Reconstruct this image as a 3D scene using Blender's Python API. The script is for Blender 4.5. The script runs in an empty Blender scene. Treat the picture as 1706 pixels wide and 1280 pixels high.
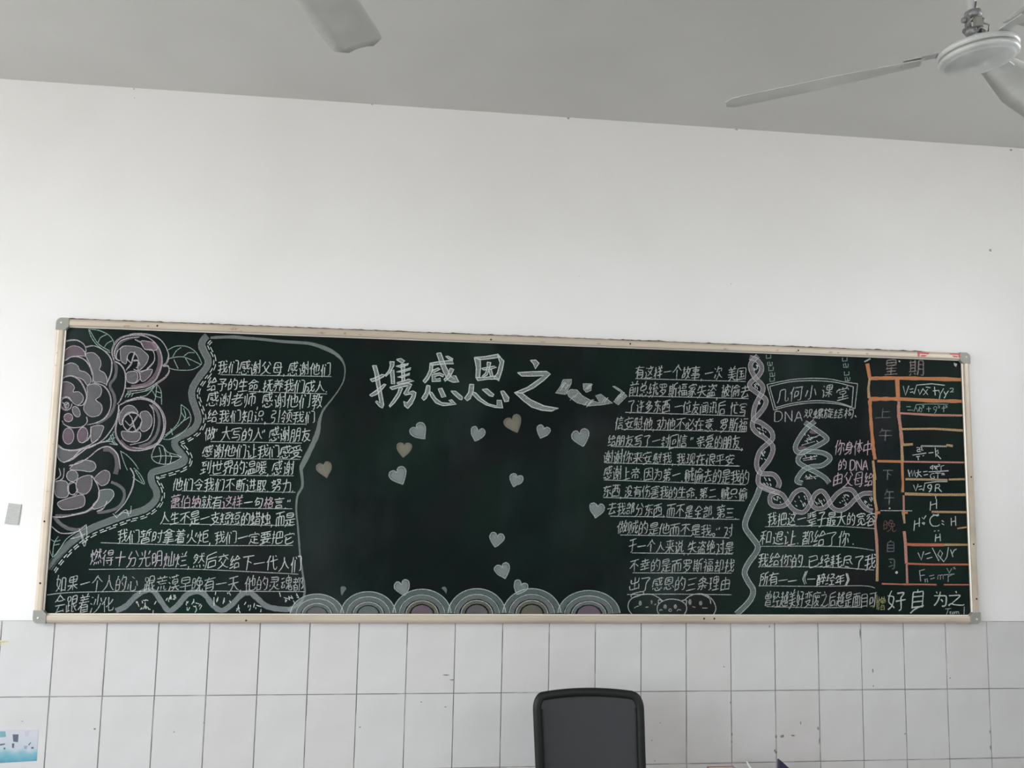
import bpy, bmesh, math, random
from mathutils import Vector, Matrix
R = math.radians
random.seed(7)
scene = bpy.context.scene
C = scene.collection

# ------------------------------------------------------------------ camera
F_PX, YAW, PITCH, ROLL = 1444.41, 0.114914, 0.112409, 0.0192885
CAM = Vector((1.5998, -3.7716, 1.7925))
_fw = Vector((math.sin(YAW)*math.cos(PITCH), math.cos(YAW)*math.cos(PITCH), math.sin(PITCH)))
_r0 = Vector((math.cos(YAW), -math.sin(YAW), 0)); _u0 = _r0.cross(_fw)
_rt = math.cos(ROLL)*_r0 + math.sin(ROLL)*_u0
_up = -math.sin(ROLL)*_r0 + math.cos(ROLL)*_u0
cd = bpy.data.cameras.new('camera'); cam = bpy.data.objects.new('camera', cd); C.objects.link(cam)
cd.sensor_fit = 'HORIZONTAL'; cd.sensor_width = 36.0; cd.lens = F_PX*36.0/1706.0
cd.clip_start = 0.05; cd.clip_end = 100
m3 = Matrix((_rt, _up, -_fw)).transposed()
cam.matrix_world = Matrix.Translation(CAM) @ m3.to_4x4()
scene.camera = cam

# ------------------------------------------------------------------ world: overcast sky above, pale ground below
SKY = 9.0
w = bpy.data.worlds.new('overcast_sky'); scene.world = w; w.use_nodes = True
nt = w.node_tree; nt.nodes.clear()
tc = nt.nodes.new('ShaderNodeTexCoord'); sp = nt.nodes.new('ShaderNodeSeparateXYZ')
rp = nt.nodes.new('ShaderNodeValToRGB'); bg = nt.nodes.new('ShaderNodeBackground'); ou = nt.nodes.new('ShaderNodeOutputWorld')
mr = nt.nodes.new('ShaderNodeMapRange'); mr.inputs[1].default_value = -1; mr.inputs[2].default_value = 1
rp.color_ramp.elements[0].position = 0.47; rp.color_ramp.elements[0].color = (.40, .39, .37, 1)
rp.color_ramp.elements[1].position = 0.53; rp.color_ramp.elements[1].color = (.93, .97, 1.0, 1)
nt.links.new(tc.outputs['Generated'], sp.inputs[0]); nt.links.new(sp.outputs[2], mr.inputs[0])
nt.links.new(mr.outputs[0], rp.inputs[0]); nt.links.new(rp.outputs[0], bg.inputs[0]); nt.links.new(bg.outputs[0], ou.inputs[0])
bg.inputs[1].default_value = SKY
vs = scene.view_settings
vs.view_transform = 'Standard'; vs.look = 'None'; vs.gamma = 1.0; vs.use_curve_mapping = False
vs.exposure = 0.78

# the room
X0, X1, Y0, Y1, ZC = -1.95, 5.25, -8.6, 0.0, 3.463
LEFT_WIN = [(-2.65, -1.05), (-4.75, -3.15), (-7.15, -5.55)]
RIGHT_WIN = [(-2.3, -1.0), (-5.15, -3.55), (-7.55, -5.95)]
LZ, RZ = (1.05, 3.25), (2.5, 3.36)
def portal(x, ya, yb, za, zb, sgn):
    l = bpy.data.lights.new('window_daylight', 'AREA'); l.shape = 'RECTANGLE'; l.size = yb-ya; l.size_y = zb-za
    l.cycles.is_portal = True
    o = bpy.data.objects.new('window_daylight', l); C.objects.link(o)
    o.location = (x, (ya+yb)/2, (za+zb)/2)
    o.matrix_world = Matrix.Translation(o.location) @ Matrix(((0, 0, -sgn), (-sgn, 0, 0), (0, 1, 0))).to_4x4()
for a, b in LEFT_WIN: portal(X0-0.02, a, b, LZ[0], LZ[1], 1)
for a, b in RIGHT_WIN: portal(X1+0.02, a, b, RZ[0], RZ[1], -1)

# ------------------------------------------------------------------ helpers
def ray(px, py):
    return _fw + _rt*((px-853)/F_PX) - _up*((py-640)/F_PX)
def at(px, py, Y):
    d = ray(px, py); t = (Y-CAM.y)/d.y
    return CAM + t*d

class MB:
    def __init__(s): s.v = []; s.f = []; s.m = []; s.s = []
    def add(s, vs, fs, mat=0, smooth=False):
        n = len(s.v); s.v += [tuple(v) for v in vs]
        for f in fs: s.f.append([i+n for i in f]); s.m.append(mat); s.s.append(smooth)
    def box(s, a, b, mat=0):
        x0, y0, z0 = a; x1, y1, z1 = b
        s.add([(x0,y0,z0),(x1,y0,z0),(x1,y1,z0),(x0,y1,z0),(x0,y0,z1),(x1,y0,z1),(x1,y1,z1),(x0,y1,z1)],
              [(0,3,2,1),(4,5,6,7),(0,1,5,4),(1,2,6,5),(2,3,7,6),(3,0,4,7)], mat)
    def lathe(s, prof, n=32, mat=0, c=(0,0,0), smooth=True):
        vs = []; fs = []; k = len(prof)
        for i in range(n):
            a = 2*math.pi*i/n
            for r, z in prof: vs.append((c[0]+r*math.cos(a), c[1]+r*math.sin(a), c[2]+z))
        for i in range(n):
            j = (i+1) % n
            for q in range(k-1): fs.append((i*k+q, j*k+q, j*k+q+1, i*k+q+1))
        s.add(vs, fs, mat, smooth)
    def tube(s, pts, r, n=10, mat=0, closed=False, flat=1.0, upv=None):
        pts = [Vector(p) for p in pts]; N = len(pts); vs = []; fs = []
        for i, p in enumerate(pts):
            a = pts[(i-1) % N] if closed or i > 0 else p
            b = pts[(i+1) % N] if closed or i < N-1 else p
            t = (b-a).normalized()
            ref = Vector(upv) if upv else (Vector((0,0,1)) if abs(t.z) < .9 else Vector((1,0,0)))
            e1 = t.cross(ref).normalized(); e2 = e1.cross(t).normalized()
            rr = r[i] if isinstance(r, (list, tuple)) else r
            for k in range(n):
                g = 2*math.pi*k/n
                vs.append(p + e1*rr*math.cos(g) + e2*rr*flat*math.sin(g))
        for i in range(N if closed else N-1):
            j = (i+1) % N
            for k in range(n): fs.append((i*n+k, i*n+(k+1) % n, j*n+(k+1) % n, j*n+k))
        if not closed:
            fs.append(tuple(range(n-1, -1, -1))); fs.append(tuple((N-1)*n+k for k in range(n)))
        s.add(vs, fs, mat, True)
    def prism(s, poly, fn, d0, d1, mat=0):
        """poly 2D extruded between depths d0,d1; fn(u,v,d)->xyz"""
        n = len(poly)
        vs = [fn(u, v, d0) for u, v in poly] + [fn(u, v, d1) for u, v in poly]
        fs = [tuple(range(n)), tuple(range(2*n-1, n-1, -1))] + [(i, (i+1) % n, n+(i+1) % n, n+i) for i in range(n)]
        s.add(vs, fs, mat)
    def build(s, name, mats, parent=None, recalc=False):
        me = bpy.data.meshes.new(name); me.from_pydata(s.v, [], s.f)
        for m in (mats if isinstance(mats, (list, tuple)) else [mats]): me.materials.append(m)
        me.polygons.foreach_set('material_index', s.m); me.polygons.foreach_set('use_smooth', s.s)
        if recalc:
            bm = bmesh.new(); bm.from_mesh(me); bmesh.ops.recalc_face_normals(bm, faces=bm.faces[:]); bm.to_mesh(me); bm.free()
        me.update()
        o = bpy.data.objects.new(name, me); C.objects.link(o)
        if parent: o.parent = parent
        return o
def empty(name, loc=(0,0,0), rz=0):
    o = bpy.data.objects.new(name, None); C.objects.link(o); o.location = loc; o.rotation_euler = (0,0,rz)
    o.empty_display_size = .1
    return o
def tag(o, label=None, cat=None, group=None, kind=None):
    if label: o['label'] = label
    if cat: o['category'] = cat
    if group: o['group'] = group
    if kind: o['kind'] = kind
    return o
def bevel(o, wd=.004, seg=2, ang=40):
    m = o.modifiers.new('bevel', 'BEVEL'); m.width = wd; m.segments = seg; m.limit_method = 'ANGLE'; m.angle_limit = R(ang)
    return o

# ------------------------------------------------------------------ materials
def mat(name, col, rough=.6, metal=0., col2=None, scale=5., lo=.4, hi=.6, detail=4., bump=0., bscale=60., spec=None, stretch=None):
    m = bpy.data.materials.new(name); m.use_nodes = True; t = m.node_tree; b = t.nodes['Principled BSDF']
    b.inputs['Base Color'].default_value = (*col, 1); b.inputs['Roughness'].default_value = rough; b.inputs['Metallic'].default_value = metal
    if spec is not None: b.inputs['Specular IOR Level'].default_value = spec
    co = t.nodes.new('ShaderNodeTexCoord')
    src = co.outputs['Object']
    if stretch:
        mp = t.nodes.new('ShaderNodeMapping'); mp.inputs['Scale'].default_value = stretch
        t.links.new(src, mp.inputs[0]); src = mp.outputs[0]
    if col2:
        n = t.nodes.new('ShaderNodeTexNoise'); n.inputs['Scale'].default_value = scale; n.inputs['Detail'].default_value = detail
        r = t.nodes.new('ShaderNodeValToRGB')
        r.color_ramp.elements[0].position = lo; r.color_ramp.elements[0].color = (*col, 1)
        r.color_ramp.elements[1].position = hi; r.color_ramp.elements[1].color = (*col2, 1)
        t.links.new(src, n.inputs['Vector']); t.links.new(n.outputs['Fac'], r.inputs[0]); t.links.new(r.outputs[0], b.inputs['Base Color'])
    if bump:
        n2 = t.nodes.new('ShaderNodeTexNoise'); n2.inputs['Scale'].default_value = bscale; n2.inputs['Detail'].default_value = 5
        bp = t.nodes.new('ShaderNodeBump'); bp.inputs['Strength'].default_value = bump; bp.inputs['Distance'].default_value = .002
        t.links.new(src, n2.inputs['Vector']); t.links.new(n2.outputs['Fac'], bp.inputs['Height']); t.links.new(bp.outputs[0], b.inputs['Normal'])
    return m
def mixed(name, col, fac, rough=.8):
    """a thin open-weave or dusty layer: part of it lets light straight through"""
    m = bpy.data.materials.new(name); m.use_nodes = True; t = m.node_tree; b = t.nodes['Principled BSDF']; o = t.nodes['Material Output']
    b.inputs['Base Color'].default_value = (*col, 1); b.inputs['Roughness'].default_value = rough
    tr = t.nodes.new('ShaderNodeBsdfTransparent'); mx = t.nodes.new('ShaderNodeMixShader'); mx.inputs[0].default_value = fac
    t.links.new(tr.outputs[0], mx.inputs[1]); t.links.new(b.outputs[0], mx.inputs[2]); t.links.new(mx.outputs[0], o.inputs[0])
    return m, mx
def chalk(name, col, lo, hi, scale=260., contrast=(.35, .65), stretch=None):
    m, mx = mixed(name, col, hi, .95); t = m.node_tree
    t.nodes['Principled BSDF'].inputs['Specular IOR Level'].default_value = .1
    co = t.nodes.new('ShaderNodeTexCoord'); n = t.nodes.new('ShaderNodeTexNoise'); n.inputs['Scale'].default_value = scale; n.inputs['Detail'].default_value = 3
    mr = t.nodes.new('ShaderNodeMapRange'); mr.inputs[1].default_value = contrast[0]; mr.inputs[2].default_value = contrast[1]
    mr.inputs[3].default_value = lo; mr.inputs[4].default_value = hi
    src = co.outputs['Object']
    if stretch:
        mp = t.nodes.new('ShaderNodeMapping'); mp.inputs['Scale'].default_value = stretch; mp.inputs['Rotation'].default_value = (0, R(35), 0)
        t.links.new(src, mp.inputs[0]); src = mp.outputs[0]
    t.links.new(src, n.inputs['Vector']); t.links.new(n.outputs['Fac'], mr.inputs[0]); t.links.new(mr.outputs[0], mx.inputs[0])
    return m
M = {}
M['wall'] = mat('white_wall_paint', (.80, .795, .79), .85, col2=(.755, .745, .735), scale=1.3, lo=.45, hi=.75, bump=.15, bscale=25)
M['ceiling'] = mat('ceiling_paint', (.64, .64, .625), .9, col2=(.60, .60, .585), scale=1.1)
M['floor'] = mat('terrazzo_floor', (.30, .29, .27), .35, col2=(.22, .21, .20), scale=90, lo=.45, hi=.6)
M['tile'] = mat('glazed_tile', (.60, .595, .60), .22, col2=(.56, .56, .555), scale=3.0, spec=.4)
M['tile_b'] = mat('glazed_tile_warm', (.60, .58, .585), .24, col2=(.56, .55, .545), scale=4.0, spec=.4)
M['grout'] = mat('grout', (.20, .19, .18), .9, col2=(.42, .41, .40), scale=7., lo=.5, hi=.62)
M['frame'] = mat('champagne_aluminium', (.53, .455, .365), .42, .15, col2=(.44, .37, .29), scale=9, lo=.45, hi=.7, stretch=(.25, 1, 1))
M['lip'] = mat('aluminium_lip_highlight', (.78, .75, .68), .35, .3)  # paler tone paints the highlight along the rail's inner lip; also screw heads
M['cap'] = mat('grey_plastic_corner', (.27, .27, .24), .5)
M['black'] = mat('black_plastic', (.012, .013, .013), .5, bump=.1, bscale=300, spec=.25)
M['dark'] = mat('dark_hole', (.03, .025, .02), .9)
M['white_metal'] = mat('white_enamel', (.60, .62, .62), .28, col2=(.53, .55, .55), scale=12, spec=.6)
M['blade'] = mat('white_blade_enamel', (.62, .63, .61), .4, col2=(.55, .56, .54), scale=6)
M['steel'] = mat('greasy_grey_steel', (.20, .20, .20), .5, .5, col2=(.36, .36, .36), scale=60)
M['pvc'] = mat('window_pvc', (.75, .76, .76), .4)
M['wood'] = mat('shelf_wood', (.42, .27, .14), .5, col2=(.32, .19, .09), scale=6, stretch=(1, 12, 12))
M['red'] = mat('red_tape', (.55, .05, .07), .5)
M['stain'] = mat('brown_glue_stain', (.30, .23, .15), .7, col2=(.42, .34, .25), scale=120)
M['scuff'] = mat('dark_scuff', (.16, .15, .14), .8, col2=(.26, .25, .24), scale=90)
M['plaster'] = mat('crumbled_plaster', (.50, .46, .40), .95, col2=(.30, .26, .22), scale=80, bump=.6, bscale=200)

# ------------------------------------------------------------------ room shell
def struct(o): o['kind'] = 'structure'; return o
T = .24
b = MB(); b.box((X0-T, Y0-T, -.2), (X1+T, Y1+T, 0)); struct(b.build('floor', M['floor']))
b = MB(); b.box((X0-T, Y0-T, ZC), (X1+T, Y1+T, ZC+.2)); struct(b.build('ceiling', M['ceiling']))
b = MB(); b.box((X0-T, 0, 0), (X1+T, T, ZC)); wall_back = struct(b.build('wall_back', M['wall']))
b = MB(); b.box((X0-T, Y0-T, 0), (X1+T, Y0, ZC)); struct(b.build('wall_front', M['wall']))
def side_wall(name, xa, xb, wins, z):
    b = MB(); b.box((xa, Y0, 0), (xb, Y1, z[0])); b.box((xa, Y0, z[1]), (xb, Y1, ZC))
    ys = [Y1]
    for a, c in wins: ys += [c, a]
    ys.append(Y0)
    for i in range(0, len(ys), 2): b.box((xa, ys[i+1], z[0]), (xb, ys[i], z[1]))
    return struct(b.build(name, M['wall']))
side_wall('wall_left', X0-T, X0, LEFT_WIN, LZ)
side_wall('wall_right', X1, X1+T, RIGHT_WIN, RZ)
glass, gm = mixed('window_glass', (.9, .95, .95), .06, .05)
wn = 0
for xs, wins, z in ((X0-.14, LEFT_WIN, LZ), (X1+.08, RIGHT_WIN, RZ)):
    for a, c in wins:
        wn += 1
        root = struct(empty('window_%d' % wn, (xs, (a+c)/2, z[0])))
        h = z[1]-z[0]; hw = (c-a)/2
        f = MB(); f.box((0, -hw, 0), (.06, -hw+.05, h)); f.box((0, hw-.05, 0), (.06, hw, h))
        f.box((0, -hw+.05, 0), (.06, hw-.05, .05)); f.box((0, -hw+.05, h-.05), (.06, hw-.05, h))
        f.build('window_frame', M['pvc'], root)
        f = MB(); f.box((.005, -.03, .05), (.055, .03, h-.05)); f.build('mullion', M['pvc'], root)
        for sgn in (-1, 1):
            f = MB(); y0, y1 = sorted((sgn*.03, sgn*(hw-.05))); f.box((.025, y0, .05), (.031, y1, h-.05)); f.build('pane', glass, root)

# dado of glazed wall tiles, each one a piece of the back wall
P, H = .2015, .3015
b = MB(); b.box((X0, -.0035, 0), (X1, 0, 1.202)); b.build('grout_bed', M['grout'], wall_back)
def tile_mesh(name, wd, ht, m):
    g = .0012; e = .0016; q = MB()
    x0, x1, z0, z1 = g, wd-g, g, ht-g; y0, y1 = -.003, -.0065
    q.add([(x0,y0,z0),(x1,y0,z0),(x1,y0,z1),(x0,y0,z1),(x0+e,y1,z0+e),(x1-e,y1,z0+e),(x1-e,y1,z1-e),(x0+e,y1,z1-e)],
          [(4,5,6,7),(0,1,5,4),(1,2,6,5),(2,3,7,6),(3,0,4,7)])
    o = q.build('wall_tile', m); me = o.data; bpy.data.objects.remove(o)
    return me
full = [tile_mesh('wall_tile', P, H, M['tile']), tile_mesh('wall_tile', P, H, M['tile_b'])]
topm = [tile_mesh('wall_tile', P, 1.202-3*H, M['tile']), tile_mesh('wall_tile', P, 1.202-3*H, M['tile_b'])]
cutl = [tile_mesh('wall_tile', -9*P-X0, H, M['tile']), tile_mesh('wall_tile', -9*P-X0, 1.202-3*H, M['tile'])]
cutr = [tile_mesh('wall_tile', X1-26*P, H, M['tile']), tile_mesh('wall_tile', X1-26*P, 1.202-3*H, M['tile'])]
trnd = random.Random(3)
def put_tile(me, x, z, skew=True):
    o = bpy.data.objects.new('wall_tile', me); C.objects.link(o); o.parent = wall_back; o.location = (x, 0, z)
    if skew: o.rotation_euler = (R(trnd.uniform(-.12, .12)), R(trnd.uniform(-.07, .07)), R(trnd.uniform(-.15, .15)))
for r in range(4):
    for k in range(-9, 26): put_tile((topm if r == 3 else full)[1 if trnd.random() < .35 else 0], k*P, r*H)
    put_tile(cutl[1 if r == 3 else 0], X0, r*H, False); put_tile(cutr[1 if r == 3 else 0], 26*P, r*H, False)

# scuffs and chips on tiles and wall: flat dirt
sc = MB(); srnd = random.Random(11)
def blot(px, py, rx, ry, mb, Y):
    c = at(px, py, Y); n = 9; k = 1/378.
    mb.add([(c.x+rx*k*math.cos(6.283*i/n)*srnd.uniform(.6, 1.2), Y, c.z+ry*k*math.sin(6.283*i/n)*srnd.uniform(.6, 1.2)) for i in range(n)], [tuple(range(n))])
for q in [(1454,1118,1.2,4),(1455,1143,1,2),(1303,1227,3,3),(1321,1226,3.5,1.8),(1334,1205,1,3),(1293,1227,2,3),(1363,1214,1.5,2.5),(1217,1171,1,2),
          (1219,1224,1.5,3),(1219,1236,1.5,2),(1433,1056,1,8),(1365,1235,1,5),(1291,1251,1.5,2.5),(1293,1254,2,2),(1508,1223,1.2,2),(1583,1130,1.2,1.2),(1206,1111,1.2,1),
          (1649,1220,1,3),(1650,1246,1.2,4),(1282,1044,1,2),(290,1220,1.3,1.3),(37,1202,2,.8),(744,1125,6,1),(753,1133,4,1),(742,1178,2,1),(600,1212,2,1),
          (1086,1234,1.2,1),(1091,1268,1.5,1),(340,1205,1.5,1),(158,1215,2,1.5),(1100,1205,1.5,1),(702,1170,1.5,.8)]:
    blot(*q, sc, -.0073)
tag(sc.build('scuff_marks', M['scuff'], wall_back), kind='stuff')
sc = MB()
for q in [(223,148,1.5,1.5),(224,163,.8,1),(476,163,2,1),(620,174,2,1),(720,180,1.5,1),(947,197,2.5,2),(1227,216,3,1.5),(1684,250,3,2.5),(1650,417,2.5,2.5),(1218,473,1,1),(965,461,.8,.8)]:
    blot(*q, sc, -.0008)
tag(sc.build('plaster_chips', M['plaster'], wall_back), kind='stuff')
ys = MB()
for px, py, rx, ry in ((3, 1068.5, 12, 1.1), (7, 1070, 8, .9), (5, 1072.5, 6, 1.2), (2, 1075, 4, .8)): blot(px, py, rx, ry, ys, -.0072)
ys.build('yellow_smear', mat('yellow_smear_paint', (.62, .57, .36), .6), wall_back)

# ------------------------------------------------------------------ blackboard
BX0, BX1, BZ0, BZ1 = .127, 4.1835, 1.196, 2.4325
BO = Vector(((BX0+BX1)/2, 0, BZ0))
board = tag(empty('blackboard', BO), 'long green-black chalkboard covered in chalk writing, framed in champagne aluminium on white wall', 'blackboard')
SURF = -.018
def BP(px, py, d=0.0):
    v = at(px, py, SURF)
    return (v.x-BO.x, SURF-d, v.z-BO.z)
def board_material():
    m = bpy.data.materials.new('chalkboard_green'); m.use_nodes = True; t = m.node_tree; L = t.links
    bs = t.nodes['Principled BSDF']; bs.inputs['Roughness'].default_value = .6; bs.inputs['Specular IOR Level'].default_value = .045
    co = t.nodes.new('ShaderNodeTexCoord')
    def noise(scale, stretch, lo, hi, detail=5):
        mp = t.nodes.new('ShaderNodeMapping'); mp.inputs['Scale'].default_value = stretch; L.new(co.outputs['Object'], mp.inputs[0])
        n = t.nodes.new('ShaderNodeTexNoise'); n.inputs['Scale'].default_value = scale; n.inputs['Detail'].default_value = detail; L.new(mp.outputs[0], n.inputs['Vector'])
        r = t.nodes.new('ShaderNodeMapRange'); r.inputs[1].default_value = lo; r.inputs[2].default_value = hi; L.new(n.outputs['Fac'], r.inputs[0])
        return r.outputs[0]
    def mix(a, bcol, fac, amount):
        mx = t.nodes.new('ShaderNodeMix'); mx.data_type = 'RGBA'
        mu = t.nodes.new('ShaderNodeMath'); mu.operation = 'MULTIPLY'; mu.inputs[1].default_value = amount; L.new(fac, mu.inputs[0]); L.new(mu.outputs[0], mx.inputs[0])
        if isinstance(a, tuple): mx.inputs[6].default_value = a
        else: L.new(a, mx.inputs[6])
        mx.inputs[7].default_value = bcol
        return mx.outputs[2]
    c = mix((.0055, .0098, .0092, 1), (.009, .023, .0175, 1), noise(1.7, (1, 1, 1), .42, .68), .8)
    c = mix(c, (.022, .013, .017, 1), noise(2.3, (1, 1, 1.3), .52, .75), .55)
    c = mix(c, (.10, .12, .12, 1), noise(1.9, (1.5, 1, .8), .5, .85), .22)
    L.new(c, bs.inputs['Base Color'])
    return m
M['board'] = board_material()
q = MB(); q.box((BX0+.02-BO.x, SURF, .02), (BX1-.02-BO.x, -.001, BZ1-BZ0-.02)); q.build('writing_surface', M['board'], board)
RW = .037
def rail(a, b_, inward, name):
    """aluminium section from a to b (x,z local), inward = unit 2D vector towards the board"""
    a = Vector(a); b_ = Vector(b_); n = Vector(inward)
    prof = [(0, -.001), (0, -.026), (.004, -.031), (.012, -.034), (.026, -.034), (.031, -.032), (.0325, -.027), (RW, -.0235), (RW, -.001)]
    q = MB(); vs = []
    for p in (a, b_):
        for u, y in prof: c = p + n*u; vs.append((c.x, y, c.y))
    k = len(prof)
    fs = [(i, (i+1) % k, k+(i+1) % k, k+i) for i in range(k)] + [tuple(range(k)), tuple(range(2*k-1, k-1, -1))]
    q.add(vs, fs)
    for i in range(k):
        if i == 6: q.m[i] = 1
    return q.build(name, [M['frame'], M['lip']], board, recalc=True)
lx0, lx1, lz1 = BX0-BO.x, BX1-BO.x, BZ1-BZ0
CS = .05
rail((lx0+CS-.008, lz1), (lx1-CS+.008, lz1), (0, -1), 'frame_rail'); rail((lx0+CS-.008, 0), (lx1-CS+.008, 0), (0, 1), 'frame_rail')
rail((lx0, CS-.008), (lx0, lz1-CS+.008), (1, 0), 'frame_rail'); rail((lx1, CS-.008), (lx1, lz1-CS+.008), (-1, 0), 'frame_rail')
for cx, cz, sx, sz in ((lx0, lz1, 1, -1), (lx1, lz1, -1, -1), (lx0, 0, 1, 1), (lx1, 0, -1, 1)):
    rr = .022; o_ = .0015
    poly = [(CS, -o_)] + [(rr*(1-math.sin(R(15*i)))-o_, rr*(1-math.cos(R(15*i)))-o_) for i in range(7)]
    poly += [(-o_, CS), (RW+.002, CS), (RW+.002, RW+.010), (RW+.010, RW+.002), (CS, RW+.002)]
    q = MB(); q.prism(poly, lambda u, v, d: (cx+sx*u, d, cz+sz*v), -.001, -.036)
    cap = bevel(q.build('corner_cap', M['cap'], board, recalc=True), .003)
    q = MB(); q.lathe([(0, 0), (.0045, 0), (.0045, .001), (0, .0015)], 12)
    s_ = q.build('screw', M['lip'], cap); s_.location = (cx+sx*.02, -.0362, cz+sz*.02); s_.rotation_euler = (R(90), 0, 0)
# screw holes, glue stains, red tape scraps on the frame
def on_rail(px, py): v = at(px, py, -.034); return (v.x-BO.x, v.z-BO.z)
for px, py in ((74, 869), (67, 972), (410, 1034), (1622, 907), (1618, 795), (1627, 998), (1173, 1031), (1190, 1031), (818, 566), (262, 543), (1050, 573), (1330, 584)):
    u, v = on_rail(px, py); q = MB(); q.lathe([(0, 0), (.0035, 0), (.004, .0006), (0, .001)], 10)
    o = q.build('screw', M['dark'], board); o.location = (u, -.0342, v); o.rotation_euler = (R(90), 0, 0)
grnd = random.Random(5)
for px, py, w_, h_ in ((211, 544, 14, 4), (247, 544, 5, 3), (389, 548, 17, 4), (402, 552, 5, 3), (536, 555, 14, 3), (575, 556, 5, 5), (600, 558, 6, 3), (797, 568, 8, 3), (905, 570, 9, 3), (998, 573, 9, 3),
                       (1209, 582, 11, 3), (1295, 584, 8, 3), (1327, 586, 5, 3), (1384, 587, 12, 3), (1396, 588, 5, 3), (1445, 590, 7, 4), (95, 588, 4, 2), (93, 609, 5, 2), (88, 740, 5, 2), (84, 765, 4, 2), (80, 819, 8, 1.5), (77, 846, 4, 1.5), (1612, 645, 3, 1.5)):
    u, v = on_rail(px, py); q = MB(); n = 14
    q.add([(u+.5*w_/378*math.cos(6.283*i/n)*grnd.uniform(.5, 1.15), -.03445, v+.5*h_/378*math.sin(6.283*i/n)*grnd.uniform(.5, 1.2)) for i in range(n)], [tuple(range(n))])
    q.build('glue_stain', M['stain'], board)
def tape(pts):
    q = MB(); ps = [on_rail(*p) for p in pts]
    q.prism(ps, lambda u, v, d: (u, d, v), -.0338, -.0352)
    return tag(q.build('tape_scrap', M['red'], board), 'scrap of torn red tape on the frame')
for x in (1529, 1582):
    if x == 1529: tape([(x, 586.5), (x+19, 588), (x+18, 590.5), (x+3, 589.5), (x+3, 594), (x, 594)])
    else: tape([(x, 588.5), (x+18, 589.5), (x+18, 596), (x+15, 596), (x+15, 591.5), (x+1, 590.8)])
for pts in ([(1535, 591.5), (1545, 592), (1541, 594.2), (1534, 594.2)], [(1586, 592.5), (1595, 593.2), (1595, 595.5), (1589, 595)]): tape(pts)
# crumbling plaster joint along the frame top; its dark tone paints the gap's shadow
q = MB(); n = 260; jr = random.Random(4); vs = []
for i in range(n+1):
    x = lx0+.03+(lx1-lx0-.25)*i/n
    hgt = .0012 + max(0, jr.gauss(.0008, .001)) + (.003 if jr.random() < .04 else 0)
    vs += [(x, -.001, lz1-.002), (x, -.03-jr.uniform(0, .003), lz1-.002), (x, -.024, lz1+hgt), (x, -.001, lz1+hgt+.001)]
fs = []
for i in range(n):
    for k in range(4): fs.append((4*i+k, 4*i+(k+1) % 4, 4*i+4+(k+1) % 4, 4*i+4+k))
q.add(vs, fs); q.build('plaster_gap_shade', mat('plaster_shadow_tone', (.10, .08, .06), .95, col2=(.40, .36, .30), scale=45, lo=.42, hi=.62), board, recalc=True)

# ------------------------------------------------------------------ ceiling fans
def blade_mesh():
    q = MB(); n = 22; top = []; bot = []
    pts = []
    for i in range(n+1):
        s = i/n; r = .135+(.655-.135)*s
        hw = (.040+.030*min(1, s*2.2)) * (1 if s < .93 else math.sqrt(max(.02, 1-((s-.93)/.07)**2*.75)))
        pts.append((r, hw, s))
    vs = []; fs = []
    for r, hw, s in pts:
        for k in range(5):
            y = -hw+2*hw*k/4; camb = .006*(1-(y/hw)**2) - y*.20 - .012*s
            vs.append((r, y, camb)); vs.append((r, y, camb+.0022))
    N = 10
    for i in range(n):
        for k in range(4):
            a = i*N+2*k; c = a+N
            fs.append((a, c, c+2, a+2)); fs.append((a+1, a+3, c+3, c+1))
        a = i*N; c = a+N
        fs.append((a, a+1, c+1, c)); fs.append((a+8, c+8, c+9, a+9))
    for base in (0, n*N):
        for k in range(4): fs.append((base+2*k, base+2*k+2, base+2*k+3, base+2*k+1))
    q.add(vs, fs, 0, True); return q
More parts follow.
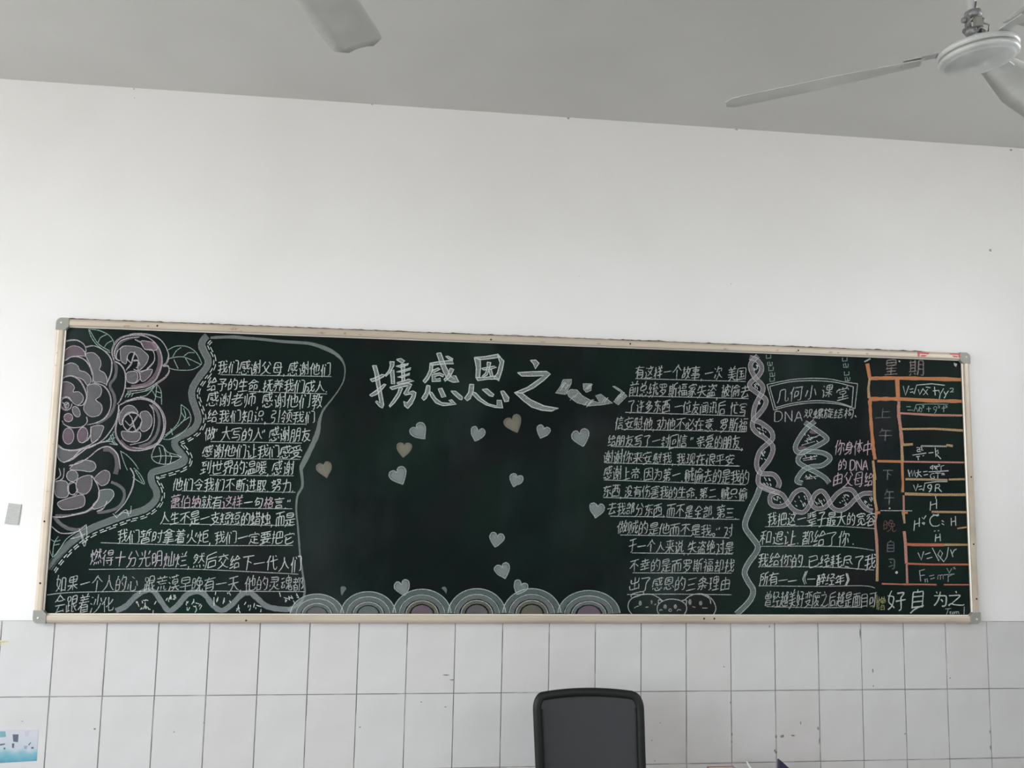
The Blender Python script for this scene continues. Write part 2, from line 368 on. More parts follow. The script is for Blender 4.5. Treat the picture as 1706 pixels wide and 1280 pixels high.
def make_fan(loc, rot, label, tilt=(0, 0)):
    root = empty('ceiling_fan', loc); tag(root, label, 'ceiling fan', 'white ceiling fans hanging from the ceiling')
    root.rotation_euler = (R(tilt[0]), R(tilt[1]), 0); FS = .93
    drop = ZC-loc[2]
    q = MB(); q.lathe([(0, -.030), (.010, -.030), (.017, -.026), (.024, -.0235), (.060, -.022), (.086, -.0195), (.092, -.0165), (.094, -.013), (.0985, -.012), (.104, -.007), (.1055, .0), (.103, .006), (.098, .008)], 64)
    q.build('motor_cover', M['white_metal'], root).scale = (FS, FS, FS*.8)
    q = MB(); q.lathe([(.098, .006), (.1015, .0085), (.106, .012), (.1075, .018), (.105, .025), (.099, .028), (.080, .036), (.050, .046), (.028, .050), (.024, .062), (0, .062)], 64)
    q.build('motor_housing', M['white_metal'], root).scale = (FS, FS, FS)
    q = MB(); q.lathe([(.100, .004), (.1035, .006), (.1035, .0115), (.100, .013)], 64); q.build('rim_ring', M['cap'], root).scale = (FS, FS, FS)
    q = MB(); q.tube([(0, 0, .115), (0, 0, drop-.06)], .0115, 20); q.build('down_rod', M['white_metal'], root)
    q = MB(); q.lathe([(.013, drop-.085), (.030, drop-.075), (.052, drop-.035), (.060, drop-.004), (.060, drop-.0005), (0, drop-.0005)], 32); q.build('ceiling_canopy', M['white_metal'], root)
    # shackle, bolts, terminal block and capacitor between rod and motor
    q = MB(); q.lathe([(0, .110), (.020, .110), (.022, .118), (.020, .128), (.0125, .131), (0, .131)], 20)
    q.box((-.021, -.009, .060), (-.015, .009, .118)); q.box((.013, -.009, .060), (.019, .009, .118)); q.build('shackle', M['steel'], root)
    for z in (.074, .104):
        q = MB(); q.tube([(-.028, 0, z), (.027, 0, z)], .0042, 8); q.tube([(-.032, 0, z), (-.025, 0, z)], .0075, 6); q.tube([(.022, 0, z), (.028, 0, z)], .0075, 6); q.build('bolt', M['steel'], root)
    q = MB(); q.box((-.010, -.022, .078), (.010, -.008, .104)); bevel(q.build('terminal_block', M['cap'], root), .002)
    q = MB(); q.tube([(-.034, -.010, .066), (-.012, -.012, .070)], .0105, 12); q.build('capacitor', M['steel'], root)
    for k, pp in enumerate([[(-.03, -.01, .066), (-.034, -.02, .085), (-.018, -.022, .100), (-.005, -.014, .118), (.004, -.0125, .15)], [(.012, -.02, .085), (.026, -.022, .080), (.028, -.012, .066), (.018, -.006, .060)], [(-.02, -.018, .06), (.0, -.024, .072), (.018, -.02, .066)]]):
        q = MB(); q.tube(pp, .0022, 6); q.build('wire', M['steel'], root)
    bm_ = None
    for k in range(3):
        a = R(rot+120*k)
        q = MB()
        q.box((.070, -.016, .026), (.150, .016, .030)); q.box((.138, -.030, .018), (.185, .030, .0215))
        q.box((.143, -.018, .0205), (.152, .018, .030))
        iron = bevel(q.build('blade_iron', M['white_metal'], root), .0015, 1); iron.rotation_euler = (0, 0, a)
        if bm_ is None:
            bl = blade_mesh().build('fan_blade', M['blade'], root, recalc=True); bm_ = bl.data
        else:
            bl = bpy.data.objects.new('fan_blade', bm_); C.objects.link(bl); bl.parent = root
        bl.rotation_euler = (0, 0, a); bl.location = (0, 0, .014)
    return root
make_fan((3.063, -1.74, 2.935), 155, 'white ceiling fan with round motor disc, hanging on a rod at the right', (0, -5))
make_fan((1.23, -2.12, 2.95), 72, 'white ceiling fan of which only one blade tip shows above the left of the board')

# ------------------------------------------------------------------ office chair with mesh back
CH = Vector((2.311, -.46, 0))
ch = tag(empty('office_chair', CH), 'black office chair with rounded mesh backrest standing against the tiled wall', 'chair')
def back_pt(u, v):
    """u -1..1 across, v height in m above floor -> chair-local point on the curved back"""
    z = v; k = (.99-v)
    x0 = -.2135+.055*k; x1 = .2155+.018*k
    x = (x0+x1)/2+(x1-x0)/2*u
    y = .06+.030*(1-u*u)+.10*max(0, v-.55)*.6
    return Vector((x, y, z))
ring = []
zt = .986
def rr_path():
    pts = []
    for i in range(9): pts.append((-.945+.00*i, .50+(.925-.50)*i/8))
    for i in range(1, 8):
        a = R(180-90*i/8); pts.append((-.945+.13+.13*math.cos(a), .927+.050*math.sin(a)))
    for i in range(13): 
        u = -.80+1.60*i/12; pts.append((u, .977+.008*(1-(u/.8)**2)))
    for i in range(1, 8):
        a = R(90-90*i/8); pts.append((.945-.13+.13*math.cos(a), .925+.050*math.sin(a)))
    for i in range(9): pts.append((.945, .925-(.925-.50)*i/8))
    for i in range(1, 8): pts.append((.945-1.89*i/8, .50-.015*math.sin(math.pi*i/8)))
    return pts
path = [back_pt(u, v) for u, v in rr_path()]
q = MB(); q.tube(path, .0165, 12, closed=True, upv=(0, 1, 0)); q.build('back_frame', M['black'], ch)
mesh_mat, _ = mixed('black_mesh_fabric', (.022, .023, .027), .965, .8)
q = MB(); nu, nv = 16, 14; vs = []; fs = []
for j in range(nv+1):
    for i in range(nu+1):
        u = -.93+1.86*i/nu; vs.append(back_pt(u, .50+(.976-.50)*j/nv if abs(u) < .88 else .50+(.955-.50)*j/nv)+Vector((0, -.004, 0)))
for j in range(nv):
    for i in range(nu): fs.append((j*(nu+1)+i, j*(nu+1)+i+1, (j+1)*(nu+1)+i+1, (j+1)*(nu+1)+i))
q.add(vs, fs, 0, True); q.build('mesh_back', mesh_mat, ch)
for sgn in (-1, 1):
    q = MB(); q.tube([back_pt(sgn*.86, .50+(.93-.50)*i/10)+Vector((0, -.008, 0)) for i in range(11)], .004, 6); q.build('edge_piping', M['black'], ch)
q = MB(); q.tube([back_pt(-.93, .59), back_pt(-.4, .585)+Vector((0, .02, 0)), back_pt(.4, .585)+Vector((0, .02, 0)), back_pt(.93, .59)], .010, 8); q.build('lumbar_bar', M['black'], ch)
q = MB(); q.tube([(0, .115, .59), (0, .12, .52), (0, .10, .44), (0, .02, .40), (0, -.10, .40)], [.018, .024, .026, .026, .02], 10, flat=.6); q.build('back_support', M['black'], ch)
q = MB(); pl = [(.235*math.copysign(abs(math.cos(a))**.5, math.cos(a)), -.19+.225*math.copysign(abs(math.sin(a))**.5, math.sin(a))) for a in [6.2832*i/36 for i in range(36)]]
q.prism(pl, lambda u, v, d: (u, v, d), .42, .49); bevel(q.build('seat', mat('black_seat_fabric', (.02, .02, .022), .9, bump=.3, bscale=500), ch, recalc=True), .02, 3)
q = MB(); q.tube([(0, -.19, .10), (0, -.19, .42)], .025, 14); q.build('gas_column', M['steel'], ch)
for k in range(5):
    a = R(72*k+18); dx, dy = math.cos(a), math.sin(a)
    q = MB(); q.tube([(0, -.19, .10), (dx*.15, -.19+dy*.15, .095), (dx*.29, -.19+dy*.29, .07)], [.028, .022, .016], 10, flat=.7); leg = q.build('base_leg', M['black'], ch)
    q = MB(); cx, cy = dx*.285, -.19+dy*.285
    q.tube([(cx-dy*.02, cy+dx*.02, .0275), (cx+dy*.02, cy-dx*.02, .0275)], .0275, 16); q.tube([(cx, cy, .03), (cx, cy, .07)], .007, 8); q.build('caster', M['black'], leg)

# ------------------------------------------------------------------ printed sticker, grey patch, things under the board
def sticker():
    m = bpy.data.materials.new('sticker_print'); m.use_nodes = True; t = m.node_tree; L = t.links; bs = t.nodes['Principled BSDF']; bs.inputs['Roughness'].default_value = .35
    co = t.nodes.new('ShaderNodeTexCoord'); sp = t.nodes.new('ShaderNodeSeparateXYZ'); L.new(co.outputs['Generated'], sp.inputs[0])
    n = t.nodes.new('ShaderNodeTexNoise'); n.inputs['Scale'].default_value = 30; n.inputs['Detail'].default_value = 3; L.new(co.outputs['Object'], n.inputs['Vector'])
    ad = t.nodes.new('ShaderNodeMath'); ad.operation = 'MULTIPLY_ADD'; ad.inputs[1].default_value = .35; L.new(n.outputs['Fac'], ad.inputs[0]); L.new(sp.outputs[2], ad.inputs[2])
    r = t.nodes.new('ShaderNodeValToRGB'); L.new(ad.outputs[0], r.inputs[0]); e = r.color_ramp.elements
    e[0].position = .16; e[0].color = (.07, .21, .30, 1); e[1].position = 1.15 if False else .99; e[1].color = (.52, .54, .58, 1)
    for p_, c_ in ((.32, (.11, .33, .44, 1)), (.50, (.22, .42, .50, 1)), (.64, (.44, .51, .57, 1)), (.86, (.50, .52, .58, 1))):
        x = e.new(p_); x.color = c_
    L.new(r.outputs[0], bs.inputs['Base Color']); return m
a_ = at(64, 1216, -.0075); b_ = at(64, 1268, -.0075)
st = tag(empty('wall_sticker', (0, 0, 0)), 'pale blue printed sticker on the tiles at the lower left edge', 'sticker')
sx0, sx1, sz0, sz1 = -.16, a_.x+.003, b_.z-.002, a_.z
q = MB(); q.prism([(sx0, sz0-.012), (sx1, sz0+.002), (sx1-.003, sz1), (sx0, sz1)], lambda u, v, d: (u, d, v), -.0066, -.0078); q.build('sheet', sticker(), st)
ink = mat('sticker_ink', (.10, .11, .17), .5); teal = mat('sticker_teal', (.16, .34, .40), .5)
for (pts, mm) in (([(21, 1224), (31, 1224), (30, 1237), (22, 1236)], ink), ([(0, 1219), (9, 1219), (10, 1228), (0, 1229)], teal), ([(41, 1219), (49, 1218), (48, 1227), (42, 1228)], mat('sticker_lilac', (.48, .46, .56), .5)), ([(20, 1239), (24, 1239), (23, 1247), (20, 1246)], ink), ([(0, 1240), (9, 1239), (8, 1241), (0, 1243)], ink), ([(6, 1246), (9, 1246), (9, 1249), (6, 1249)], ink), ([(40, 1243), (46, 1243), (44, 1249), (40, 1248)], mat('sticker_grey', (.33, .32, .38), .5)), ([(52, 1245), (56, 1244.5), (56, 1248), (52, 1248)], ink), ([(47, 1241), (51, 1237), (52, 1238), (48, 1243)], ink)):
    q = MB(); q.add([at(x, y, -.0080) for x, y in pts], [tuple(range(len(pts)))]); q.build('printed_shape', mm, st)
q = MB(); pc = [at(x, y, -.001) for x, y in ((15, 838.5), (36, 841), (30.5, 875), (8, 873))]
q.prism([(v.x, v.z) for v in pc], lambda u, v, d: (u, d, v), 0, -.004)
tag(q.build('wall_patch', mat('grey_tape', (.40, .40, .39), .6, col2=(.45, .45, .44), scale=40, stretch=(1, 1, 6)), None, recalc=True), 'small grey rectangular patch stuck on white wall beside the board', 'patch')

sh = tag(empty('low_shelf', (3.10, -.215, 0)), 'low wooden shelf standing under the tiled dado right of the chair', 'shelf')
q = MB(); q.box((-.45, -.17, .40), (.45, .17, .42)); q.build('top_board', M['wood'], sh)
for sx in (-1, 1):
    q = MB(); x0, x1 = sorted((sx*.45, sx*.43)); q.box((x0, -.17, 0), (x1, .17, .40)); q.build('side_panel', M['wood'], sh)
q = MB(); q.box((-.43, -.165, .18), (.43, .17, .20)); q.build('shelf_board', M['wood'], sh)
q = MB(); q.box((-.43, .16, .0), (.43, .17, .40)); q.build('back_panel', M['wood'], sh)
# navy folder standing on a corner edge, tip up
tip = at(1298, 1265.5, -.16); r1 = at(1314, 1280, -.16)
fo = tag(empty('folder', (tip.x, -.16, .42)), 'dark navy folder corner sticking up at the bottom edge right of the chair', 'folder')
hz = tip.z-.42
sl = (tip.z-r1.z)/(r1.x-tip.x)
poly = [(-.004, hz-.002), (.001, hz), (.22, hz-.22*sl), (.20, 0), (-.004, 0)]
if hz-.22*sl < .02: poly = [(-.004, hz-.002), (.001, hz), ((hz-.03)/sl, .03), ((hz-.03)/sl-.01, 0), (-.004, 0)]
q = MB(); q.prism(poly, lambda u, v, d: (u, d, v), -.012, .012); bevel(q.build('cover', mat('navy_cover', (.018, .016, .055), .45), fo, recalc=True), .002)
q = MB(); q.prism([(u*.97+.002, max(.004, v-.006)) for u, v in poly], lambda u, v, d: (u, d, v), -.0085, .0085); q.build('paper_block', mat('folder_paper', (.7, .7, .68), .8), fo, recalc=True)
# white paper strip curling up
t0 = at(1244, 1269, -.15); t1 = at(1250, 1280, -.15)
pa = MB(); cen = [(t0.x-.012, t0.z-.001, .005), (t0.x, t0.z-.0005, .007), (t0.x+.006, t0.z-.012, .009), (t1.x+.001, t1.z, .012), (t1.x+.012, t1.z-.05, .018), (t1.x+.02, .42, .024)]
vs = []
for i, (x, z, hw_) in enumerate(cen): vs += [(x-hw_*.6, -.155, z+hw_*.1), (x+hw_*.6, -.148, z-hw_*.1), (x+hw_*.6, -.146, z-hw_*.1), (x-hw_*.6, -.153, z+hw_*.1)]
fs = [(4*i+k, 4*i+(k+1) % 4, 4*i+4+(k+1) % 4, 4*i+4+k) for i in range(len(cen)-1) for k in range(4)] + [(0, 1, 2, 3), (23, 22, 21, 20)]
pa.add(vs, fs); tag(pa.build('paper_strip', mat('white_paper', (.82, .82, .84), .7), None, recalc=True), 'curled strip of white paper poking up beside the navy folder', 'paper')
t2 = at(1208, 1278.5, -.2); t3 = at(1236, 1279, -.2)
bk = tag(empty('book', (t2.x-.02, -.2, .42)), 'book with reddish brown cover standing left of the curled white paper', 'book')
hb = t2.z-.42
q = MB(); q.box((-.05, -.012, 0), (.06, -.009, hb)); q.box((-.05, .009, 0), (.06, .012, hb)); q.box((-.053, -.012, 0), (-.05, .012, hb)); q.build('cover', mat('brown_cover', (.30, .12, .09), .5), bk)
q = MB(); q.box((-.05, -.009, .003), (.056, .009, hb-.003)); q.build('page_block', mat('book_pages', (.68, .66, .58), .8), bk)

# ------------------------------------------------------------------ chalk on the board: every mark lies on the writing surface
K = {}
K['white'] = chalk('chalk_white', (.60, .65, .62), .42, .92)
K['soft'] = chalk('chalk_soft_white', (.56, .60, .58), .28, .74)
K['faint'] = chalk('chalk_faint', (.46, .50, .49), .12, .42)
K['pink'] = chalk('chalk_pink', (.62, .48, .55), .38, .85)
K['pinkline'] = chalk('chalk_rose_line', (.56, .515, .545), .32, .78)
K['green'] = chalk('chalk_pale_green', (.42, .60, .52), .30, .70)
K['orange'] = chalk('chalk_orange', (.56, .24, .11), .55, .92)
K['tan'] = chalk('chalk_tan', (.55, .37, .20), .42, .88)
K['salmon'] = chalk('chalk_salmon', (.58, .29, .22), .45, .88)
K['redline'] = chalk('chalk_red', (.56, .18, .11), .50, .92)
K['reddim'] = chalk('chalk_faded_red', (.34, .16, .15), .15, .50)
K['greydim'] = chalk('chalk_faded_grey', (.30, .31, .31), .12, .50)
K['yellow'] = chalk('chalk_yellow_green', (.42, .45, .20), .25, .70)
st_ = (260, 1, 55)
st_ = (520, 1, 130)
K['band'] = chalk('chalk_side_stroke', (.50, .57, .56), 0.16, 0.27, 1.0, stretch=st_)
K['bandteal'] = chalk('chalk_side_stroke_teal', (.38, .50, .47), 0.15, 0.26, 1.0, stretch=st_)
K['fillgrey'] = chalk('chalk_rubbed_grey', (.52, .50, .53), 0.15, 0.26, 1.0, stretch=st_)
K['fillpink'] = chalk('chalk_rubbed_pink', (.52, .37, .47), 0.17, 0.29, 1.0, stretch=st_)
K['filltan'] = chalk('chalk_rubbed_tan', (.50, .46, .37), 0.14, 0.27, 1.0, stretch=st_)
K['fillmauve'] = chalk('chalk_rubbed_mauve', (.48, .43, .47), 0.15, 0.26, 1.0, stretch=st_)
K['title'] = chalk('chalk_title_fill', (.54, .60, .58), 0.24, 0.40, 1.0, stretch=st_)
K['lilac'] = chalk('chalk_lilac', (.60, .55, .61), .38, .88)

_lay = [0]
def depth(base):
    _lay[0] = (_lay[0]+1) % 60
    return base + _lay[0]*6e-6
D_FILL, D_LINE, D_TEXT = .0004, .0009, .0014
def reg(x0, y0, s):
    return lambda pts: [(x0+p[0]/s, y0+p[1]/s) for p in pts]
ZA, ZB, ZC_, ZD = reg(50, 520, 4.922), reg(50, 780, 4.741), reg(330, 540, 5.333), reg(270, 780, 4.921)
ZT1, ZT2, ZE, ZF = reg(590, 570, 5.819), reg(810, 570, 5.819), reg(500, 780, 4.921), reg(770, 780, 4.921)
ZR, ZR2, ZG, ZH = reg(990, 580, 5.333), reg(990, 800, 5.333), reg(1230, 580, 5.335), reg(1230, 800, 5.335)
ZI, ZJ = reg(1430, 570, 5.567), reg(1430, 790, 4.923)

def catmull(p, closed=False, n=6):
    N = len(p); out = []
    if N < 3: return list(p)
    for i in range(N if closed else N-1):
        g = lambda k: p[k % N] if closed else p[max(0, min(N-1, k))]
        a, b_, c, d = g(i-1), g(i), g(i+1), g(i+2)
        for k in range(n):
            t = k/n
            out.append(tuple(.5*((2*b_[j])+(-a[j]+c[j])*t+(2*a[j]-5*b_[j]+4*c[j]-d[j])*t*t+(-a[j]+3*b_[j]-3*c[j]+d[j])*t**3) for j in (0, 1)))
    if not closed: out.append(tuple(p[-1]))
    return out
krnd = random.Random(21)
def stroke(mb, pts, wd=1.8, mi=0, smooth=True, closed=False, base=None, jit=.12):
    """a chalk line in photo pixels, laid on the board as a thin ribbon; wd may be a list along the path"""
    ws = None
    if isinstance(wd, (list, tuple)):
        ws = wd
    p = catmull(pts, closed) if smooth else list(pts)
    if closed: p = p+[p[0]]
    n = len(p)
    if n < 2: return
    d = depth(D_LINE if base is None else base); vs = []; fs = []
    for i in range(n):
        a = p[max(0, i-1)]; c = p[min(n-1, i+1)]
        tx, ty = c[0]-a[0], c[1]-a[1]; l = math.hypot(tx, ty) or 1; nx, ny = -ty/l, tx/l
        if ws:
            s = i/(n-1)*(len(ws)-1); k = min(int(s), len(ws)-2); w_ = ws[k]+(ws[k+1]-ws[k])*(s-k)
        else: w_ = wd
        w_ *= .5*(1+krnd.uniform(-jit, jit))
        vs += [BP(p[i][0]+nx*w_, p[i][1]+ny*w_, d), BP(p[i][0]-nx*w_, p[i][1]-ny*w_, d)]
    for i in range(n-1): fs.append((2*i, 2*i+1, 2*i+3, 2*i+2))
    mb.add(vs, fs, mi)
def fill(mb, pts, mi=0, smooth=True, base=None):
    p = catmull(pts, True, 5) if smooth else list(pts)
    d = depth(D_FILL if base is None else base)
    mb.add([BP(x, y, d) for x, y in p], [tuple(range(len(p)))], mi)
def oval(cx, cy, rx, ry, rot=0, n=14):
    c, s = math.cos(R(rot)), math.sin(R(rot))
    return [(cx+rx*math.cos(a)*c-ry*math.sin(a)*s, cy+rx*math.cos(a)*s+ry*math.sin(a)*c) for a in [6.28319*i/n for i in range(n)]]
def part(name, lines=(), fills=(), mats=None, parent=None, wd=1.8, label=None):
    q = MB()
    for f in fills: fill(q, *f) if isinstance(f, tuple) and isinstance(f[0], list) else fill(q, f)
    for l in lines: stroke(q, l, wd)
    return tag(q.build(name, mats or K['white'], parent or board), label)

# ---- glyphs: outlines of the built-in font, warped to a slanting chalk hand
import numpy as np
_gl = {}
GN, GX, GY, GS = 92, -.08, -.22, 1.16      # raster that the font outline is thinned on
def _thin(im):
    im = im.copy()
    while True:
        n0 = im.sum()
        for st in (0, 1):
            p = np.pad(im, 1); P2, P3, P4, P5, P6, P7, P8, P9 = (p[:-2, 1:-1], p[:-2, 2:], p[1:-1, 2:], p[2:, 2:], p[2:, 1:-1], p[2:, :-2], p[1:-1, :-2], p[:-2, :-2])
            seq = [P2, P3, P4, P5, P6, P7, P8, P9, P2]
            B_ = sum(x.astype(int) for x in seq[:8]); A_ = sum(((~seq[i]) & seq[i+1]).astype(int) for i in range(8))
            c = im & (B_ >= 2) & (B_ <= 6) & (A_ == 1)
            c &= ~(P2 & P4 & P6) & ~(P4 & P6 & P8) if st == 0 else ~(P2 & P4 & P8) & ~(P2 & P6 & P8)
            im &= ~c
        if im.sum() == n0: return im
def _rdp(p, e):
    if len(p) < 3: return p
    ax, ay = p[0]; bx, by = p[-1]; l = math.hypot(bx-ax, by-ay)
    ds = [abs((bx-ax)*(ay-q[1])-(ax-q[0])*(by-ay))/l if l > 1e-6 else math.hypot(q[0]-ax, q[1]-ay) for q in p[1:-1]]
    k = max(range(len(ds)), key=lambda i: ds[i])
    if ds[k] < e: return [p[0], p[-1]]
    return _rdp(p[:k+2], e)[:-1]+_rdp(p[k+1:], e)
def glyph(ch):
    """centre lines of a character, as pen strokes in em units"""
    if ch in _gl: return _gl[ch]
    cu = bpy.data.curves.new('glyph', 'FONT'); cu.body = ch; cu.size = 1; cu.resolution_u = 3
    o = bpy.data.objects.new('glyph', cu); C.objects.link(o); me = o.to_mesh(); me.calc_loop_triangles()
    V = np.array([(v.co.x, v.co.y) for v in me.vertices]); T_ = [tuple(t.vertices) for t in me.loop_triangles]
    o.to_mesh_clear(); bpy.data.objects.remove(o); bpy.data.curves.remove(cu)
    im = np.zeros((GN, GN), bool); V = (V-np.array([GX, GY]))/GS*GN
    for t in T_:
        q = V[list(t)]; x0, y0 = np.maximum(np.floor(q.min(0)).astype(int), 0); x1, y1 = np.minimum(np.ceil(q.max(0)).astype(int)+1, GN)
        if x1 <= x0 or y1 <= y0: continue
        gx, gy = np.meshgrid(np.arange(x0, x1)+.5, np.arange(y0, y1)+.5)
        d = [(q[(i+1) % 3, 0]-q[i, 0])*(gy-q[i, 1])-(q[(i+1) % 3, 1]-q[i, 1])*(gx-q[i, 0]) for i in range(3)]
        e_ = 1e-6; ins = ((d[0] >= -e_) & (d[1] >= -e_) & (d[2] >= -e_)) | ((d[0] <= e_) & (d[1] <= e_) & (d[2] <= e_))
        im[y0:y1, x0:x1] |= ins
    sk = _thin(im); px = {(int(x), int(y)) for y, x in zip(*np.nonzero(sk))}
    def nb(p):
        x, y = p; o4 = [(x+1, y), (x-1, y), (x, y+1), (x, y-1)]; r = [q for q in o4 if q in px]
        for dx in (1, -1):
            for dy in (1, -1):
                if (x+dx, y+dy) in px and (x+dx, y) not in px and (x, y+dy) not in px: r.append((x+dx, y+dy))
        return r
    N_ = {p: nb(p) for p in px}; seen = set(); paths = []
    def walk(a, b_):
        path = [a, b_]; seen.add((a, b_)); seen.add((b_, a))
        while len(N_[path[-1]]) == 2:
            c = [q for q in N_[path[-1]] if q != path[-2]]
            if not c or (path[-1], c[0]) in seen: break
            seen.add((path[-1], c[0])); seen.add((c[0], path[-1])); path.append(c[0])
        return path
    for p in sorted(px):
        if len(N_[p]) != 2:
            for q in N_[p]:
                if (p, q) not in seen: paths.append(walk(p, q))
            if not N_[p]: paths.append([p, (p[0]+1, p[1]-1)])
    for p in sorted(px):
        for q in N_[p]:
            if (p, q) not in seen: paths.append(walk(p, q))
    paths = [p for p in paths if not (len(p) < 4 and (len(N_[p[0]]) == 1) != (len(N_.get(p[-1], ())) == 1))]
    # join pieces that run straight on through a crossing
    go = True
    while go:
        go = False; best = None
        for i in range(len(paths)):
            for j in range(i+1, len(paths)):
                for ri in (0, 1):
                    for rj in (0, 1):
                        a = paths[i][::-1] if ri else paths[i]; c = paths[j][::-1] if rj else paths[j]
                        if abs(a[-1][0]-c[0][0])+abs(a[-1][1]-c[0][1]) > 2: continue
                        u = (a[-1][0]-a[max(0, len(a)-7)][0], a[-1][1]-a[max(0, len(a)-7)][1]); w_ = (c[min(6, len(c)-1)][0]-c[0][0], c[min(6, len(c)-1)][1]-c[0][1])
                        l = math.hypot(*u)*math.hypot(*w_)
                        if l < 1e-6: continue
                        co_ = (u[0]*w_[0]+u[1]*w_[1])/l
                        if co_ > .80 and (best is None or co_ > best[0]): best = (co_, i, j, a+c[1:])
        if best:
            paths = [p for k, p in enumerate(paths) if k not in best[1:3]]+[best[3]]; go = True
    out = []
    for p in paths:
        r = _rdp([(float(x)+.5, float(y)+.5) for x, y in p], 1.0)
        out.append([(GX+x/GN*GS, GY+y/GN*GS) for x, y in r])
    _gl[ch] = out
    return out
hand = random.Random(99)
PEN = 1.55
def pen(mb, pts, mi, wd):
    """one pen stroke in photo pixels: firm start, lighter end"""
    n = len(pts); L_ = sum(math.hypot(b_[0]-a[0], b_[1]-a[1]) for a, b_ in zip(pts, pts[1:]))
    w_ = wd*hand.uniform(.85, 1.15)
    if L_ < 2.5: stroke(mb, [pts[0], (pts[-1][0]+.8, pts[-1][1]+1.0)], w_*1.1, mi, smooth=False, base=D_TEXT); return
    dense = []
    for a, b_ in zip(pts, pts[1:]):
        k = max(1, int(math.hypot(b_[0]-a[0], b_[1]-a[1])/3.0))
        dense += [(a[0]+(b_[0]-a[0])*i/k, a[1]+(b_[1]-a[1])*i/k) for i in range(k)]
    dense.append(pts[-1])
    if len(dense) > 3:      # soften the corners a little, as a moving hand does
        dense = [dense[0]]+[((a[0]+3*b_[0]+c[0])/5, (a[1]+3*b_[1]+c[1])/5) for a, b_, c in zip(dense, dense[1:], dense[2:])]+[dense[-1]]
    stroke(mb, dense, [w_*1.1, w_, w_, w_*.7], mi, smooth=False, base=D_TEXT, jit=.15)
def put_glyph(mb, ch, fn, mi=0, slant=.12, rise=.15, wob=1.0, wd=None):
    ph = [hand.uniform(0, 6.28) for _ in range(4)]; sx = hand.uniform(.90, 1.06); sy = hand.uniform(.92, 1.08); rt = R(hand.uniform(-4, 4)*wob); c, s = math.cos(rt), math.sin(rt)
    for st in glyph(ch):
        out = []; jx, jy = hand.gauss(0, .012), hand.gauss(0, .012); gr = hand.uniform(.98, 1.08)
        mx = sum(p[0] for p in st)/len(st); my = sum(p[1] for p in st)/len(st)
        for u, v in st:
            a, b_ = (mx+(u-mx)*gr+jx-.5)*sx, (my+(v-my)*gr+jy-.37)*sy
            a += .022*wob*math.sin(5*b_+ph[0]); b_ += .022*wob*math.sin(5*a+ph[2])
            a, b_ = a*c-b_*s, a*s+b_*c
            a += slant*b_; b_ += rise*a
            out.append(fn(a+.5, b_+.5))
        if out[0][0]+out[0][1] > out[-1][0]+out[-1][1]: out = out[::-1]
        pen(mb, out, mi, wd or PEN)
PUNCT = {',': .42, '.': .42, '、': .6, '。': .6, '“': .5, '”': .5, ' ': .5, ';': .45, '!': .45}
def text_line(txt, x0, x1, l0, l1, r0, r1, mats, parent, pick=None, over=1.10):
    """txt between pixel columns x0..x1; top/bottom rows l0,l1 at the left end and r0,r1 at the right end"""
    q = MB(); ws = [PUNCT.get(c, 1.0) for c in txt]; tot = sum(ws); x = x0
    for i, (c, w_) in enumerate(zip(txt, ws)):
        cw = (x1-x0)*w_/tot; t = (x+cw/2-x0)/(x1-x0); top = l0+(r0-l0)*t; bot = l1+(r1-l1)*t
        top += hand.uniform(-1, 1); bot += hand.uniform(-1, 1)
        if c != ' ':
            small = c in PUNCT
            gw = (cw/w_)*over if not small else cw/w_
            cx = x+cw/2 if not small else x+cw/2+(.28*cw/w_ if c in ',.;!' else 0)
            if c in '、。': cx = x+cw*.5+.25*gw
            h = (bot-top)*1.06; my = (top+bot)/2
            put_glyph(q, c, lambda u, v: (cx+(u-.5)*gw, my-(v-.5)*h), pick(i) if pick else 0)
        x += cw
    return q.build('text_line', mats, parent)
def glyph_box(mb, ch, x0, y0, x1, y1, mi=0, wob=.6, wd=None):
    sts = glyph(ch); vs = [p for st in sts for p in st]; a0 = min(v[0] for v in vs); a1 = max(v[0] for v in vs); b0 = min(v[1] for v in vs); b1 = max(v[1] for v in vs)
    p0, p1 = hand.uniform(0, 6), hand.uniform(0, 6)
    for st in sts:
        out = []
        for u, v in st:
            s = (u-a0)/max(.2, a1-a0); t = (v-b0)/max(.2, b1-b0)
            out.append((x0+(x1-x0)*(s+.03*wob*math.sin(5*t+p0)+.06*wob*(t-.5)), y1+(y0-y1)*(t+.03*wob*math.sin(5*s+p1)+.05*wob*(s-.5))))
        pen(mb, out, mi, wd or (PEN if y1-y0 > 12 else 1.25))
def passage(label, lines, unders, mats, uw=1.3):
    q = MB()
    for u in unders: stroke(q, u, uw, 0, smooth=len(u) > 2, base=D_LINE)
    root = tag(q.build('chalk_passage', K['soft'], board), label)
    for L in lines:
        m = L[7] if len(L) > 7 else mats
        pk = L[8] if len(L) > 8 else None
        text_line(*L[:7], m, root, pk)
    return root
W = [K['white'], K['pink'], K['lilac']]
